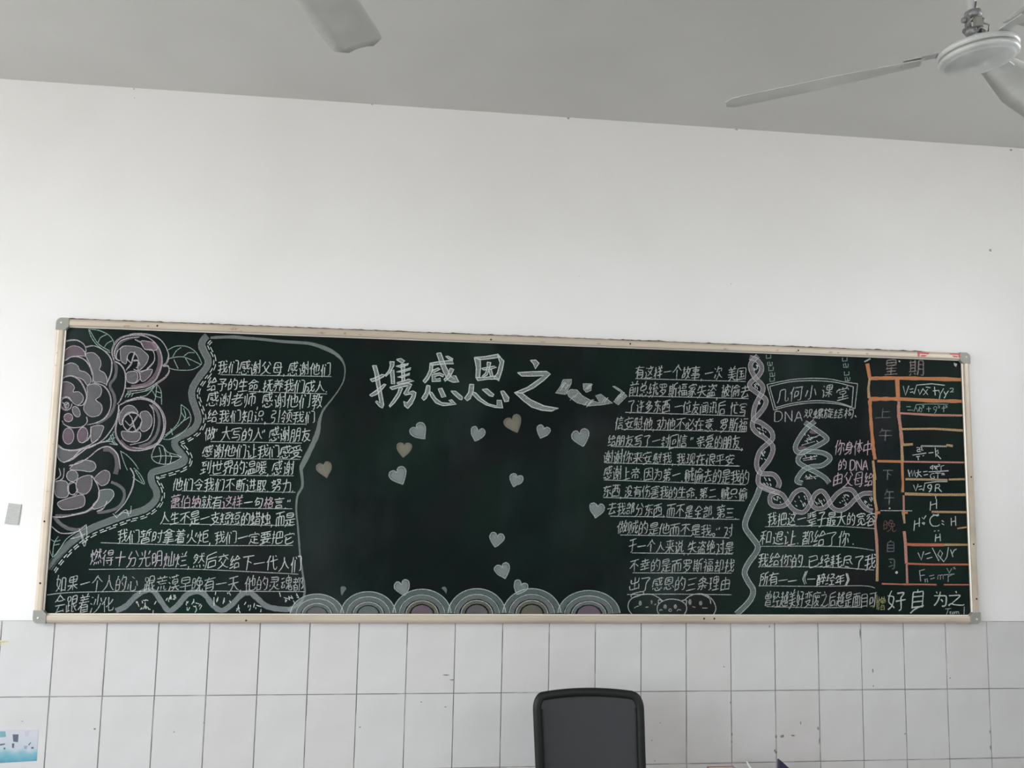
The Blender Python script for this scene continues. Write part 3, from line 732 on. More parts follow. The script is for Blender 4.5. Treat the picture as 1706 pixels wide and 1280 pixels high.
passage('chalk passage in white and pink inside the wavy border', [
    ('我们感谢父母,感谢他们', 362, 552, 601, 624, 604, 628), ('给予的生命,抚养我们成人.', 345, 549, 630, 652, 634, 655),
    ('感谢老师,感谢他们教', 344, 539, 653, 678, 657, 681), ('给我们知识,引领我们', 345, 526, 682, 704, 684, 707),
    ('做“大写的人”感谢朋友', 341, 519, 711, 734, 712, 738), ('感谢他们让我们感受', 337, 503, 741, 762, 742, 765),
    ('到世界的温暖,感谢', 334, 490, 768, 792, 768, 792), ('他们令我们不断进取.努力.', 288, 494, 796, 818, 799, 821),
    ('萧伯纳就有这样一句格言.”', 284, 490, 824, 848, 828, 848, W, lambda i: 1 if i < 3 or i in (5, 6, 9) else 0),
    ('人生不是一支短短的蜡烛,而是', 266, 492, 852, 874, 853, 878), ('我们暂时拿着火炬,我们一定要把它', 195, 491, 882, 905, 886, 908),
    ('燃得十分光明灿烂,然后交给下一代人们', 150, 504, 914, 942, 927, 954, W, lambda i: 2 if i < 8 else 0),
    ('如果一个人的心,跟荒漠早晚有一天,他的灵魂都', 92, 507, 957, 987, 961, 986, K['soft']), ('会跟着沙化', 90, 190, 991, 1021, 993, 1021, K['soft'])],
    [[(367, 624.5), (552, 627.6)], [(414, 652.5), (545, 656.6)], [(360, 705), (508, 707)], [(351, 736), (503, 738.5)], [(344, 764), (500, 765.5)], [(349, 792), (489, 793)],
     [(303, 818), (492, 820.5)], [(286, 846), (487, 848)], [(271, 873), (488, 876)], [(168, 904.5), (330, 909), (488, 909)], [(148, 949), (300, 948), (420, 953), (497, 957)], [(79, 991.5), (130, 987), (300, 985), (507, 986)]], K['white'])
passage('chalk passage in white between the hearts and the pink helix', [
    ('有这样一个故事,一次 美国', 1058, 1243, 608, 631, 612, 635), ('前总统罗斯福家失盗,被偷去', 1048, 1249, 636, 661, 642, 664),
    ('了许多东西.一位友闻讯后 忙写', 1045, 1245, 666, 687, 671, 693), ('信安慰他,劝他不必在意、罗斯福', 1024, 1246, 694, 716, 698, 721),
    ('给朋友写了一封回信 “亲爱的朋友,', 1012, 1240, 723, 745, 726, 749), ('谢谢你来安慰我,我现在很平安、', 1005, 1234, 751, 772, 757, 777),
    ('感谢上帝.因为第一.贼偷去的是我的', 1005, 1248, 777, 799, 782, 808), ('东西,没有伤害我的生命;第二.贼只偷', 1004, 1245, 807, 828, 813, 834),
    ('去我部分东西,而不是全部;第三.', 1012, 1230, 836, 858, 844, 866), ('做贼的是他而不是我。”对', 1028, 1222, 867, 890, 875, 896),
    ('于一个人来说,失盗绝对是', 1046, 1223, 898, 921, 902, 925), ('不幸的是而罗斯福却找', 1048, 1224, 931, 953, 931, 955), ('出了感恩的三条理由', 1048, 1218, 961, 985, 960, 985)],
    [ZR([(365, 272), (1345, 298)]), ZR([(320, 425), (1370, 450)]), ZR([(275, 572), (1340, 605)]), ZR([(240, 722), (1340, 745)]), ZR([(150, 875), (900, 888), (1320, 905)]), ZR([(100, 1020), (1290, 1050)]),
     ZR([(85, 1172), (1345, 1215)]), ZR2([(80, 155), (1335, 185)]), ZR2([(140, 322), (630, 328)]), ZR2([(640, 330), (1000, 345), (1290, 350)]), ZR2([(230, 488), (860, 498)]), ZR2([(890, 505), (1200, 515)]),
     ZR2([(335, 648), (1230, 658)]), ZR2([(340, 825), (1220, 828)]), ZR2([(290, 1018), (700, 1014), (1220, 1020)])], K['soft'])
passage('chalk lines of white verse under the pink helix', [
    ('我把这一辈子最大的宽容', 1278, 1459, 853, 877, 853, 878), ('和退让.都给了你、', 1266, 1428, 884, 909, 884, 910), ('我给你的.已经耗尽了我', 1262, 1459, 922, 944, 924, 949),
    ('所有——《一醉经年》', 1265, 1423, 953, 976, 956, 976), ('曾经越美好变废之后越是面目可', 1273, 1460, 984, 1012, 986, 1013, K['soft'])],
    [ZH([(235, 415), (785, 408), (1210, 432)]), ZH([(200, 590), (700, 588), (1000, 598), (1205, 625)]), ZH([(200, 770), (800, 775), (1205, 800)]), ZH([(180, 940), (700, 945), (1100, 940), (1215, 960)]), ZH([(250, 1125), (700, 1135), (1100, 1130)])], K['white'])
q = MB(); root = tag(q.build('chalk_caption', K['white'], board), 'pink chalk note beside the small helix drawing')
for t_, x0, x1, y0, y1 in (('你身体中', 1391, 1453, 733, 759), ('的DNA', 1395, 1450, 764, 785), ('由父母给', 1387, 1456, 786, 811)):
    if t_ == '的DNA':
        g = MB(); put_glyph(g, '的', lambda u, v: (1395+u*17, 785-v*21)); 
        for k, c in enumerate('DNA'): glyph_box(g, c, 1416+k*10.5, 766, 1424.5+k*10.5, 784)
        g.build('text_line', K['pink'], root)
    else: text_line(t_, x0, x1, y0, y1, y0+1, y1+1, K['pink'], root)

# ---- the five large title characters, filled with the side of the chalk and outlined
TITLE = [
 (ZT1, [[(178,230),(215,228),(235,300),(250,400),(268,500),(288,610),(275,640),(245,625),(208,580),(215,570),(250,590),(235,500),(215,400),(200,300)],
  [(155,362),(200,350),(270,315),(300,320),(285,335),(220,372),(175,385)], [(150,515),(220,465),(290,408),(310,410),(275,455),(215,510),(170,528)],
  [(345,190),(388,192),(385,230),(350,290),(305,335),(300,325),(340,270),(352,220)], [(350,285),(385,270),(388,340),(393,408),(362,405),(358,340)], [(410,170),(455,160),(490,185),(470,205),(440,190)],
  [(405,235),(470,222),(530,208),(520,222),(450,245)], [(410,290),(480,272),(552,250),(545,268),(470,292)], [(420,340),(480,325),(540,302),(535,318),(460,345)], [(412,395),(480,378),(530,360),(580,378),(510,395),(430,408)],
  [(452,215),(490,210),(488,300),(490,380),(465,385),(462,300)],
  [(345,440),(420,420),(520,398),(560,412),(545,440),(520,490),(570,475),(600,490),(590,540),(560,600),(520,645),(490,620),(480,575),(515,590),(545,550),(565,510),(540,505),(495,515),(480,500),(510,450),(520,425),(440,440),(370,462)],
  [(440,440),(470,450),(440,520),(390,590),(345,632),(340,620),(380,560),(420,500)]]),
 (ZT1, [[(735,205),(830,190),(950,178),(965,210),(880,212),(780,222),(755,230)], [(735,205),(765,215),(755,290),(720,360),(685,398),(668,378),(705,330),(730,270)],
  [(800,110),(840,105),(860,160),(890,240),(930,320),(975,365),(955,325),(985,330),(1015,388),(960,392),(910,370),(860,280),(830,200)], [(930,255),(968,265),(930,340),(880,382),(870,365),(910,320)],
  [(885,140),(910,138),(958,165),(955,178),(920,165)], [(750,280),(815,252),(835,262),(770,298)], [(755,315),(830,300),(870,320),(862,338),(825,322),(785,335),(790,360),(835,352),(840,380),(755,385)],
  [(705,420),(735,425),(735,470),(700,545),(675,565),(655,545),(690,490)], [(725,480),(755,490),(790,545),(850,590),(920,595),(950,592),(918,565),(945,560),(990,605),(930,610),(860,618),(790,590),(745,530)],
  [(815,455),(850,448),(890,530),(850,538)], [(938,475),(985,478),(1050,535),(1045,560),(1020,555),(970,510)]]),
 (ZT1, [[(1165,150),(1222,165),(1225,250),(1215,340),(1180,350),(1185,250)], [(1165,150),(1270,143),(1395,118),(1420,145),(1380,152),(1290,165),(1215,172)], [(1385,120),(1452,185),(1435,270),(1400,378),(1355,345),(1390,300),(1415,200)],
  [(1180,345),(1270,345),(1370,330),(1400,360),(1300,360),(1200,375)], [(1235,255),(1300,245),(1355,235),(1380,245),(1330,262),(1255,272)], [(1290,195),(1325,200),(1310,260),(1290,320),(1245,345),(1240,335),(1275,300),(1290,240)],
  [(1305,265),(1330,270),(1345,325),(1320,330)], [(1120,410),(1160,412),(1155,470),(1125,550),(1095,570),(1070,545),(1110,490)],
  [(1150,485),(1180,495),(1230,550),(1300,600),(1385,622),(1385,565),(1425,565),(1440,640),(1370,635),(1280,610),(1200,560),(1150,510)], [(1240,460),(1290,455),(1355,510),(1345,530),(1310,520)], [(1420,478),(1450,475),(1500,540),(1495,575),(1460,580)]]),
 (ZT2, [[(428,178),(480,175),(512,207),(475,260),(460,215)], [(303,298),(450,288),(585,285),(622,310),(560,370),(460,445),(350,495),(275,492),(400,440),(500,370),(555,328),(440,330),(345,330)],
  [(275,490),(345,495),(430,560),(560,620),(700,645),(635,670),(540,662),(440,630),(360,570)]]),
 (ZT2, [[(745,365),(828,362),(825,400),(770,510),(670,495),(720,430)], [(780,490),(820,460),(880,465),(930,520),(1010,565),(1100,590),(1060,520),(1110,505),(1225,595),(1120,610),(1000,620),(880,590),(800,530)],
  [(938,405),(1020,405),(1015,470),(970,490),(945,460)], [(1225,430),(1250,430),(1310,470),(1365,525),(1280,610),(1235,580),(1310,490)]])]
for k, (Z, polys) in enumerate(TITLE):
    q = MB()
    for p in polys: fill(q, Z(p), 0, smooth=False, base=D_FILL)
    root = q.build('title_character', K['title'], board)
    q = MB()
    for p in polys: stroke(q, Z(p)+[Z(p)[0]], 1.7 if k < 4 else 1.1, 0, smooth=False)
    q.build('outline', K['white'] if k < 4 else K['soft'], root)
    if k == 4:
        q = MB()
        for i in range(26):
            cx, cy = hand.choice([(755, 430), (860, 520), (980, 440), (1290, 530), (1130, 570), (1000, 590)])
            cx += hand.uniform(-35, 35); cy += hand.uniform(-25, 25); stroke(q, ZT2([(cx-20, cy+24), (cx+18, cy-22)]), 1.1, 0)
        q.build('scribble', K['soft'], root)

# ---- hearts
HEART = [(0, -.22), (.10, -.42), (.30, -.48), (.47, -.34), (.48, -.12), (.36, .12), (.16, .34), (0, .50), (-.16, .34), (-.36, .12), (-.48, -.12), (-.47, -.34), (-.30, -.48), (-.10, -.42)]
K['faintheart'] = chalk('chalk_heart_line', (.52, .57, .55), .25, .60)
hearts = [(541, 783, 26, -14, 'filltan'), (673, 750, 25, 4, 'filltan'), (699, 720, 28, -38, 'band'), (795, 724, 24, 17, 'band'), (856, 707, 29, -22, 'filltan'), (904, 720, 22, 20, 'band'), (968, 730, 29, -14, 'band'),
          (665, 794, 29, -27, 'band'), (859, 801, 22, 17, 'band'), (827, 900, 25, 12, 'band'), (838, 952, 26, -16, 'band'), (671, 980, 26, -18, 'band'), (866, 980, 24, 24, 'bandteal'), (994, 851, 25, 10, 'band')]
for cx, cy, s_, rt, fm in hearts:
    c, s = math.cos(R(rt)), math.sin(R(rt)); sh_ = .98
    pts = [(cx+s_*(u*c-v*s*sh_), cy+s_*(u*s+v*c*sh_)) for u, v in HEART]
    pts = [(x+krnd.uniform(-.5, .5), y+krnd.uniform(-.5, .5)) for x, y in pts]
    q = MB(); stroke(q, catmull(pts[:8], False, 5)+catmull(pts[7:]+pts[:1], False, 5)[1:], 1.8, 0, smooth=False); h_ = q.build('chalk_heart', K['faintheart'] if fm != 'filltan' else K['filltan'], board)
    q = MB(); fill(q, catmull(pts[:8], False, 5)+catmull(pts[7:]+pts[:1], False, 5)[1:-1], 0, smooth=False); fill(q, [(cx+(x-cx)*.8, cy+(y-cy)*.8) for x, y in pts]); q.build('heart_fill', K[fm], h_)
for pts in (ZE([(335, 975), (365, 970), (378, 990), (362, 1015), (342, 1045), (332, 1010)]), ZE([(1160, 985), (1180, 972), (1202, 990), (1198, 1028), (1180, 1005)])):
    q = MB(); fill(q, pts); q.build('chalk_heart', K['band'], board)

# ---- scalloped clouds along the lower edge
for k, (x0, x1, ap, cin) in enumerate([(486, 570, 990, 'fillgrey'), (570, 657, 986, 'band'), (657, 749, 982, 'fillpink'), (749, 840, 981, 'fillmauve'), (840, 932, 981, 'filltan'), (932, 1030, 984, 'fillpink')]):
    cx = (x0+x1)/2; by = 1024.5; rx, ry = (x1-x0)/2*1.06, by-ap
    def arc(f, n=22, lo=4): return [(cx+rx*f*math.cos(R(180-a)), by-ry*f*math.sin(R(a))) for a in [lo+(180-2*lo)*i/n for i in range(n+1)]]
    q = MB()
    for f in (1.0, .78, .55): stroke(q, arc(f), 1.4, 0, smooth=False)
    root = q.build('chalk_scallop', K['soft'], board)
    for f, w_, mm in ((.90, 8.2, 'bandteal' if k else 'band'), (.68, 7.0, 'band'), (.48, 5.0, 'filltan' if k in (2, 3, 4) else 'band')):
        q = MB(); stroke(q, arc(f), w_, 0, smooth=False, base=D_FILL); q.build('ring_band', K[mm], root)
    q = MB(); fill(q, arc(.38, 10, 0), 0, smooth=False); q.build('core_fill', K[cin], root)

# ---- wavy border around the left passage
wave = ZA([(1455, 196), (1425, 225), (1408, 270), (1430, 330), (1460, 390), (1450, 450), (1390, 530), (1335, 620), (1328, 700), (1360, 800), (1380, 880), (1350, 950), (1280, 1000), (1200, 1040), (1190, 1100), (1240, 1160), (1268, 1212), (1225, 1250)]) + \
       ZB([(1050, 12), (965, 40), (962, 110), (1000, 190), (985, 262), (900, 330), (780, 365), (640, 415), (500, 470), (400, 530), (300, 610), (200, 720), (145, 800)])
q = MB(); stroke(q, wave, [9, 13, 12, 11, 11, 10, 9, 9, 12, 10, 9, 10, 11, 9, 5], 0, base=D_FILL); wv = tag(q.build('chalk_wave_border', K['band'], board), 'grey wavy chalk border between flowers and writing')
wp = catmull(wave, False, 8); q = MB(); el = MB(); acc = 0; seg = []; run = 0
for off, dl, gl in ((9.5, 7, 3), (12.8, 9, 4)):
    pts = []
    for i in range(1, len(wp)-1):
        tx, ty = wp[i+1][0]-wp[i-1][0], wp[i+1][1]-wp[i-1][1]; l = math.hypot(tx, ty) or 1
        pts.append((wp[i][0]-(-ty/l)*-off*-1, wp[i][1]-(tx/l)*off))
    run = 0; cur = [pts[0]]; on = True
    for a, b_ in zip(pts, pts[1:]):
        run += math.hypot(b_[0]-a[0], b_[1]-a[1]); cur.append(b_)
        if run > (dl if on else gl):
            if on: stroke(q, cur, 1.5, 0, smooth=False)
            cur = [b_]; run = 0; on = not on
tag(q.build('dash_row', K['white'], wv), kind='stuff')
for off in (5.2, -5.2):
    pts = []
    for i in range(1, len(wp)-1):
        tx, ty = wp[i+1][0]-wp[i-1][0], wp[i+1][1]-wp[i-1][1]; l = math.hypot(tx, ty) or 1
        pts.append((wp[i][0]+ty/l*off, wp[i][1]-tx/l*off))
    stroke(el, pts, 1.0, 0, smooth=False)
el.build('edge_line', K['faint'], wv)
loop1 = ZC_([(110, 122), (300, 115), (420, 125), (560, 135), (740, 155), (900, 165), (1000, 175), (1100, 205), (1200, 250), (1270, 310), (1300, 370), (1305, 430), (1290, 510), (1240, 600), (1180, 680), (1110, 770), (1080, 860), (1070, 930), (1050, 1000), (1010, 1090), (960, 1190), (925, 1260)]) + \
        ZD([(1140, 10), (1146, 60), (1150, 150), (1110, 230), (1100, 340), (1110, 450), (1120, 560), (1130, 700), (1150, 850), (1170, 1000), (1150, 1080), (1100, 1130), (1030, 1160)])
q = MB(); stroke(q, loop1, [4, 6, 5, 4.5, 5, 5, 6, 6.5, 5.5, 3, 2.2, 2.0, 2.0, 2.4, 3.2, 5, 7, 8.5, 8, 9, 8, 5, 4.5, 4, 3.4, 3, 3, 3, 3.5, 3.5, 4, 5, 7], 0, base=D_FILL); lb = tag(q.build('chalk_loop_border', chalk('chalk_loop_band', (.50, .57, .54), 0.20, 0.34, 1.0, stretch=st_), board), 'thin curving chalk border to the right of the passage')
zig = [(193, 1018), (210, 1010), (227, 993), (244, 984), (257, 986), (269, 1003), (281, 1017.5), (295, 1010), (311.5, 991), (328, 986), (341, 991), (355, 1009), (369.6, 1017.5), (386, 1007.6), (402, 991.5), (416, 988), (428.5, 997), (443, 1009.6), (463, 1014.7), (487, 1016)]
q = MB(); stroke(q, zig, 9, 0, base=D_FILL); zb = tag(q.build('chalk_wave_border', chalk('chalk_zigzag_band', (.50, .56, .57), 0.22, 0.36, 1.0, stretch=st_), board), 'zigzag grey chalk band along the lower edge')
q = MB()
for cx, cy, rx, ry, n in ((245, 1011, 18, 11, 16), (327, 1012, 18, 11, 14), (415, 1012, 20, 10, 14), (283, 995, 12, 6, 9), (370, 997, 14, 9, 10), (475, 996, 22, 8, 12)):
    for i in range(n):
        x, y = cx+krnd.uniform(-rx, rx), cy+krnd.uniform(-ry, ry); a = R(krnd.choice([90, 100, 75, 120, 60, 15])); l = krnd.uniform(1.5, 4)
        stroke(q, [(x-l*math.cos(a), y-l*math.sin(a)), (x+l*math.cos(a), y+l*math.sin(a))], 1.4, 0, base=D_TEXT)
tag(q.build('dash_row', K['white'], zb), kind='stuff')

# ---- flowers and leaves
def flower(label, lines, fills, bands):
    q = MB()
    for l in lines:
        stroke(q, l, 1.4, 0); jx, jy = krnd.uniform(-1.6, 1.6), krnd.uniform(-1.6, 1.6)
        stroke(q, [(x+jx+krnd.uniform(-.5, .5), y+jy+krnd.uniform(-.5, .5)) for x, y in l[:-1]], .9, 0)
    root = tag(q.build('chalk_flower', K['pinkline'], board), label)
    for p, m_ in fills:
        g = MB(); fill(g, p); f_ = g.build('petal_fill', K[m_], root)
    for l, w_, m_ in bands:
        g = MB(); stroke(g, l, w_, 0, base=D_FILL+.0001); g.build('petal_band', K[m_], root)
    # petal contours follow the fills
    g = MB()
    for p, m_ in fills: stroke(g, p, 1.2, 0, closed=True)
    g.build('petal_outline', K['pinkline'], root)
flower('largest chalk flower with layered petals at the left edge', [
    ZA([(285, 245), (330, 235), (390, 235), (440, 265), (460, 310), (450, 345)]), ZA([(460, 290), (520, 278), (580, 300), (635, 340), (668, 390), (675, 440), (665, 510), (640, 570), (625, 605)]),
    ZA([(285, 400), (340, 368), (400, 368), (460, 400), (500, 460), (518, 520), (512, 580)]), ZA([(700, 405), (745, 430), (780, 490), (785, 560), (775, 640), (745, 720), (715, 755)]),
    ZA([(730, 760), (725, 830), (700, 910), (660, 980), (600, 1050), (500, 1110), (420, 1130), (350, 1200), (280, 1235)]), ZA([(520, 580), (590, 600), (640, 650), (662, 720), (655, 800), (610, 870), (540, 910), (470, 925)]),
    ZA([(465, 860), (470, 900), (440, 935), (390, 948), (330, 945), (280, 920), (265, 890)]), ZA([(500, 940), (498, 1000), (470, 1050), (430, 1075)]), ZA([(270, 540), (340, 525), (410, 560), (455, 640), (468, 700), (440, 760), (390, 768)]),
    ZA(oval(297, 755, 46, 52)), ZA([(265, 740), (290, 760), (320, 745)]), ZA([(290, 760), (300, 795)]), ZA([(225, 1095), (280, 1125), (380, 1130), (490, 1090), (560, 1045)])],
    [(ZA([(280, 345), (300, 305), (350, 278), (410, 290), (450, 330), (455, 360), (400, 360), (340, 368), (285, 400)]), 'fillpink'),
     (ZA([(455, 345), (520, 335), (570, 380), (583, 430), (570, 475), (610, 500), (632, 550), (625, 590), (580, 575), (525, 570), (515, 510), (495, 440), (470, 385)]), 'fillgrey'),
     (ZA([(270, 460), (300, 430), (345, 418), (390, 440), (410, 480), (450, 490), (490, 525), (500, 570), (470, 600), (440, 560), (400, 540), (340, 522), (290, 530), (262, 560)]), 'fillgrey'),
     (ZA([(470, 610), (520, 590), (570, 605), (588, 640), (575, 690), (540, 720), (585, 760), (590, 810), (560, 850), (500, 858), (460, 830), (440, 790), (460, 730), (472, 660)]), 'fillgrey'),
     (ZA([(262, 590), (300, 572), (345, 590), (365, 620), (355, 655), (400, 655), (435, 690), (430, 735), (390, 765), (350, 740), (320, 700), (285, 695), (258, 700)]), 'fillmauve'),
     (ZA(oval(380, 818, 28, 46, -25)), 'fillgrey'), (ZA(oval(315, 866, 36, 34)), 'fillpink'), (ZA(oval(300, 765, 20, 24)), 'fillmauve'), (ZA(oval(315, 1018, 45, 66)), 'fillpink'), (ZA(oval(432, 1010, 42, 64, 10)), 'fillpink'),
     (ZA([(510, 940), (600, 935), (590, 990), (560, 1040), (510, 1070), (498, 1000)]), 'fillgrey'), (ZA([(225, 1090), (290, 1130), (400, 1130), (470, 1112), (400, 1170), (340, 1215), (270, 1230), (230, 1190)]), 'fillgrey')],
    [(ZA([(690, 400), (708, 460), (695, 540), (655, 600), (688, 680), (695, 750), (665, 830), (600, 890), (540, 915)]), 5.0, 'fillgrey')])
flower('round chalk rose beside the upper leaves', [
    ZA([(690, 400), (675, 340), (690, 280), (740, 220), (820, 195), (920, 195), (1000, 230), (1060, 300), (1085, 390), (1070, 480), (1020, 570), (940, 615), (800, 630), (785, 600)]), ZA([(700, 385), (690, 330), (730, 250), (800, 215), (900, 205)]),
    ZA([(815, 185), (880, 175), (980, 185), (1060, 220), (1110, 280), (1135, 350), (1120, 410), (1090, 440), (1130, 440), (1140, 480), (1110, 530), (1040, 580), (940, 635), (800, 650)]), ZA([(860, 225), (910, 250), (930, 290)]), ZA([(740, 400), (710, 380), (720, 320), (770, 280)]),
    ZA([(860, 325), (840, 380), (830, 420), (800, 460), (790, 480)]), ZA([(840, 400), (880, 395), (895, 430), (870, 460)]), ZA([(830, 420), (800, 390), (800, 360)]), ZA([(850, 470), (890, 490), (905, 540), (870, 580), (830, 585)]), ZA([(960, 310), (1010, 320), (1020, 400), (960, 470), (890, 490)])],
    [(ZA([(910, 240), (960, 240), (1030, 260), (1040, 310), (960, 310), (930, 290)]), 'fillpink'), (ZA([(750, 290), (830, 280), (900, 295), (930, 320), (970, 360), (965, 400), (940, 440), (890, 480), (885, 430), (890, 390), (865, 345), (830, 330), (800, 360), (790, 420), (770, 420), (745, 390)]), 'fillgrey'),
     (ZA([(795, 500), (870, 490), (885, 540), (860, 580), (800, 570)]), 'fillgrey'), (ZA([(905, 500), (1000, 470), (980, 530), (920, 570)]), 'fillmauve')],
    [(ZA([(1000, 250), (1045, 310), (1062, 390), (1050, 470), (1000, 550), (930, 598), (830, 612)]), 5.5, 'fillpink'), (ZA([(705, 350), (720, 280), (790, 225), (880, 208)]), 3.5, 'fillgrey')])
flower('round chalk rose in the middle of the flower group', [
    ZA([(740, 760), (820, 720), (900, 700), (1000, 725), (1070, 790), (1110, 880), (1105, 980), (1070, 1060), (1010, 1110), (900, 1135), (800, 1120), (730, 1050), (705, 980), (715, 900), (735, 800)]), ZA([(780, 740), (900, 715), (1000, 740), (1070, 810), (1095, 900), (1090, 990), (1040, 1080), (950, 1120), (840, 1110)]),
    ZA(oval(838, 905, 76, 80)), ZA([(810, 835), (835, 870), (845, 900), (880, 850), (895, 840)]), ZA([(845, 900), (820, 930), (780, 890)]), ZA([(845, 900), (860, 950), (870, 980)]), ZA([(810, 970), (840, 935), (860, 950)]), ZA([(980, 760), (1010, 800), (1020, 880), (1010, 960), (960, 1050), (820, 1090)])],
    [(ZA([(740, 830), (790, 770), (850, 775), (885, 830), (820, 830), (770, 870), (752, 925), (730, 900)]), 'fillgrey'), (ZA([(905, 830), (960, 815), (1000, 870), (990, 940), (940, 980), (905, 960), (918, 900)]), 'fillgrey'), (ZA([(755, 980), (830, 985), (900, 985), (905, 1030), (870, 1065), (800, 1060), (760, 1030)]), 'fillmauve')],
    [(ZA([(1000, 760), (1045, 820), (1060, 900), (1040, 1000), (980, 1075), (890, 1105)]), 5.0, 'fillgrey'), (ZA([(745, 1050), (800, 1105), (900, 1122), (1000, 1100)]), 3.5, 'fillpink')])
flower('chalk flower at the lower left beside the wavy border', [
    ZB([(790, 0), (820, 60), (810, 140), (780, 220), (740, 290), (670, 360)]), ZB([(170, 460), (230, 510), (300, 515), (380, 500), (440, 450)]), ZB([(490, 60), (540, 150), (545, 230), (500, 300), (440, 350), (330, 370)]), ZB([(530, 345), (580, 320), (610, 260)]), ZB([(190, 100), (240, 60), (230, 0)]), ZB([(205, 110), (260, 80), (270, 0)]),
    ZA([(320, 1262), (400, 1240), (480, 1195), (560, 1130), (640, 1105), (710, 1160), (735, 1240), (740, 1290)]), ZA([(280, 1235), (380, 1180), (480, 1110), (580, 1070), (660, 1060), (700, 1090)]), ZB(oval(335, 160, 38, 50)), ZB([(175, 385), (250, 390), (330, 375), (430, 350), (500, 315)])],
    [(ZB(oval(335, 62, 45, 44)), 'fillgrey'), (ZB([(390, 80), (480, 60), (485, 150), (440, 205), (380, 190), (365, 130)]), 'fillmauve'), (ZB([(225, 270), (330, 230), (420, 215), (430, 290), (370, 320), (270, 330), (230, 305)]), 'fillmauve'), (ZB([(190, 110), (290, 110), (300, 220), (220, 230), (195, 180)]), 'fillgrey'),
     (ZB([(510, 80), (580, 20), (630, 40), (620, 110), (570, 140), (530, 110)]), 'fillmauve'), (ZB([(550, 180), (640, 170), (662, 220), (600, 290), (510, 325), (500, 290), (540, 240)]), 'band'), (ZA([(330, 1290), (370, 1245), (440, 1215), (520, 1230), (540, 1275), (500, 1310), (420, 1300)]), 'fillgrey')],
    [(ZB([(640, 110), (705, 140), (745, 190), (735, 260), (690, 315), (600, 345), (530, 350)]), 5.0, 'fillgrey'), (ZA([(600, 1125), (660, 1130), (705, 1180), (715, 1260), (700, 1330)]), 8, 'fillmauve'), (ZB([(190, 385), (240, 440), (310, 480), (390, 488), (440, 465)]), 6, 'fillgrey'), (ZB([(200, 375), (300, 375), (420, 352), (500, 320)]), 4, 'fillmauve')])
def leaf(lines, m_='green', name='chalk_leaf'):
    q = MB()
    for l in lines: stroke(q, l, 1.3, 0)
    q.build(name, K[m_], board)
leaf([ZA([(480, 140), (560, 150), (640, 185), (680, 230), (690, 270)]), ZA([(480, 140), (500, 200), (540, 260), (600, 310), (660, 335)]), ZA([(490, 150), (560, 260), (655, 320)]), ZA([(560, 250), (580, 210), (630, 185)]), ZA([(605, 300), (630, 260), (675, 235)])])
leaf([ZA([(1135, 310), (1200, 280), (1290, 285), (1360, 330), (1400, 400), (1400, 435), (1320, 475), (1200, 475), (1140, 460)]), ZA([(1120, 400), (1150, 380), (1260, 370), (1400, 430)]), ZA([(1180, 390), (1215, 465)]), ZA([(1275, 380), (1310, 440)]), ZA([(1170, 370), (1200, 320), (1240, 290)]), ZA([(1260, 365), (1300, 335), (1350, 335)])])
leaf([ZA([(1040, 590), (1075, 650), (1080, 760)]), ZA([(1040, 590), (1030, 700), (1015, 740)]), ZA([(1040, 590), (960, 680), (900, 695)]), ZA([(1030, 650), (1075, 665)]), ZA([(1025, 690), (1078, 705)]), ZA([(1000, 640), (1030, 690)])])
leaf([ZA([(1240, 760), (1300, 810), (1320, 880), (1290, 950), (1220, 1010), (1140, 1045), (1090, 1040)]), ZA([(1240, 760), (1235, 850), (1200, 930), (1110, 1010)]), ZA([(1260, 790), (1275, 860), (1220, 930), (1100, 1030)]), ZA([(1235, 910), (1310, 860)]), ZA([(1155, 955), (1170, 1010)]), ZA([(1270, 870), (1240, 820)])])
leaf([ZA([(1040, 1085), (1010, 1140), (1000, 1200), (1050, 1240), (1140, 1245), (1240, 1190), (1130, 1150), (1090, 1100), (1040, 1085)]), ZA([(1005, 1190), (1100, 1180), (1240, 1190)]), ZA([(1060, 1110), (1075, 1180), (1060, 1240)]), ZA([(1100, 1120), (1115, 1180), (1110, 1245)]), ZA([(1145, 1165), (1160, 1190), (1150, 1240)])], 'soft')
leaf([ZB([(165, 510), (150, 600), (180, 700), (235, 640), (290, 560), (370, 505)]), ZB([(180, 690), (190, 600), (225, 540)]), ZB([(190, 610), (235, 600)]), ZB([(160, 560), (195, 580), (240, 570)])])
leaf([ZA([(690, 980), (650, 1040), (620, 1060)]), ZA([(680, 1000), (690, 1060), (720, 1090)]), ZA([(640, 1050), (700, 1030)]), ZA([(650, 1080), (720, 1090)]), ZA([(660, 1010), (690, 1090)])])
leaf([ZA([(740, 1140), (790, 1170), (850, 1230), (890, 1290)]), ZA([(745, 1150), (770, 1230), (800, 1300)]), ZB([(820, 0), (870, 50), (905, 125), (850, 100), (810, 70)]), ZB([(830, 20), (890, 115)])])
leaf([ZA([(790, 680), (830, 670), (960, 645), (1020, 610)]), ZA([(780, 700), (800, 665), (830, 660)]), ZA([(800, 700), (825, 672)]), ZA([(830, 695), (850, 665)])])
leaf([ZB([(690, 385), (740, 350), (790, 360), (800, 300)]), ZB([(700, 370), (760, 330), (780, 380)]), ZB([(655, 360), (690, 395)]), ZB([(390, 480), (410, 550), (430, 620), (450, 540), (445, 445)]), ZB([(320, 560), (380, 545), (440, 520)]), ZB([(400, 500), (440, 600)])], 'soft', 'chalk_grass')

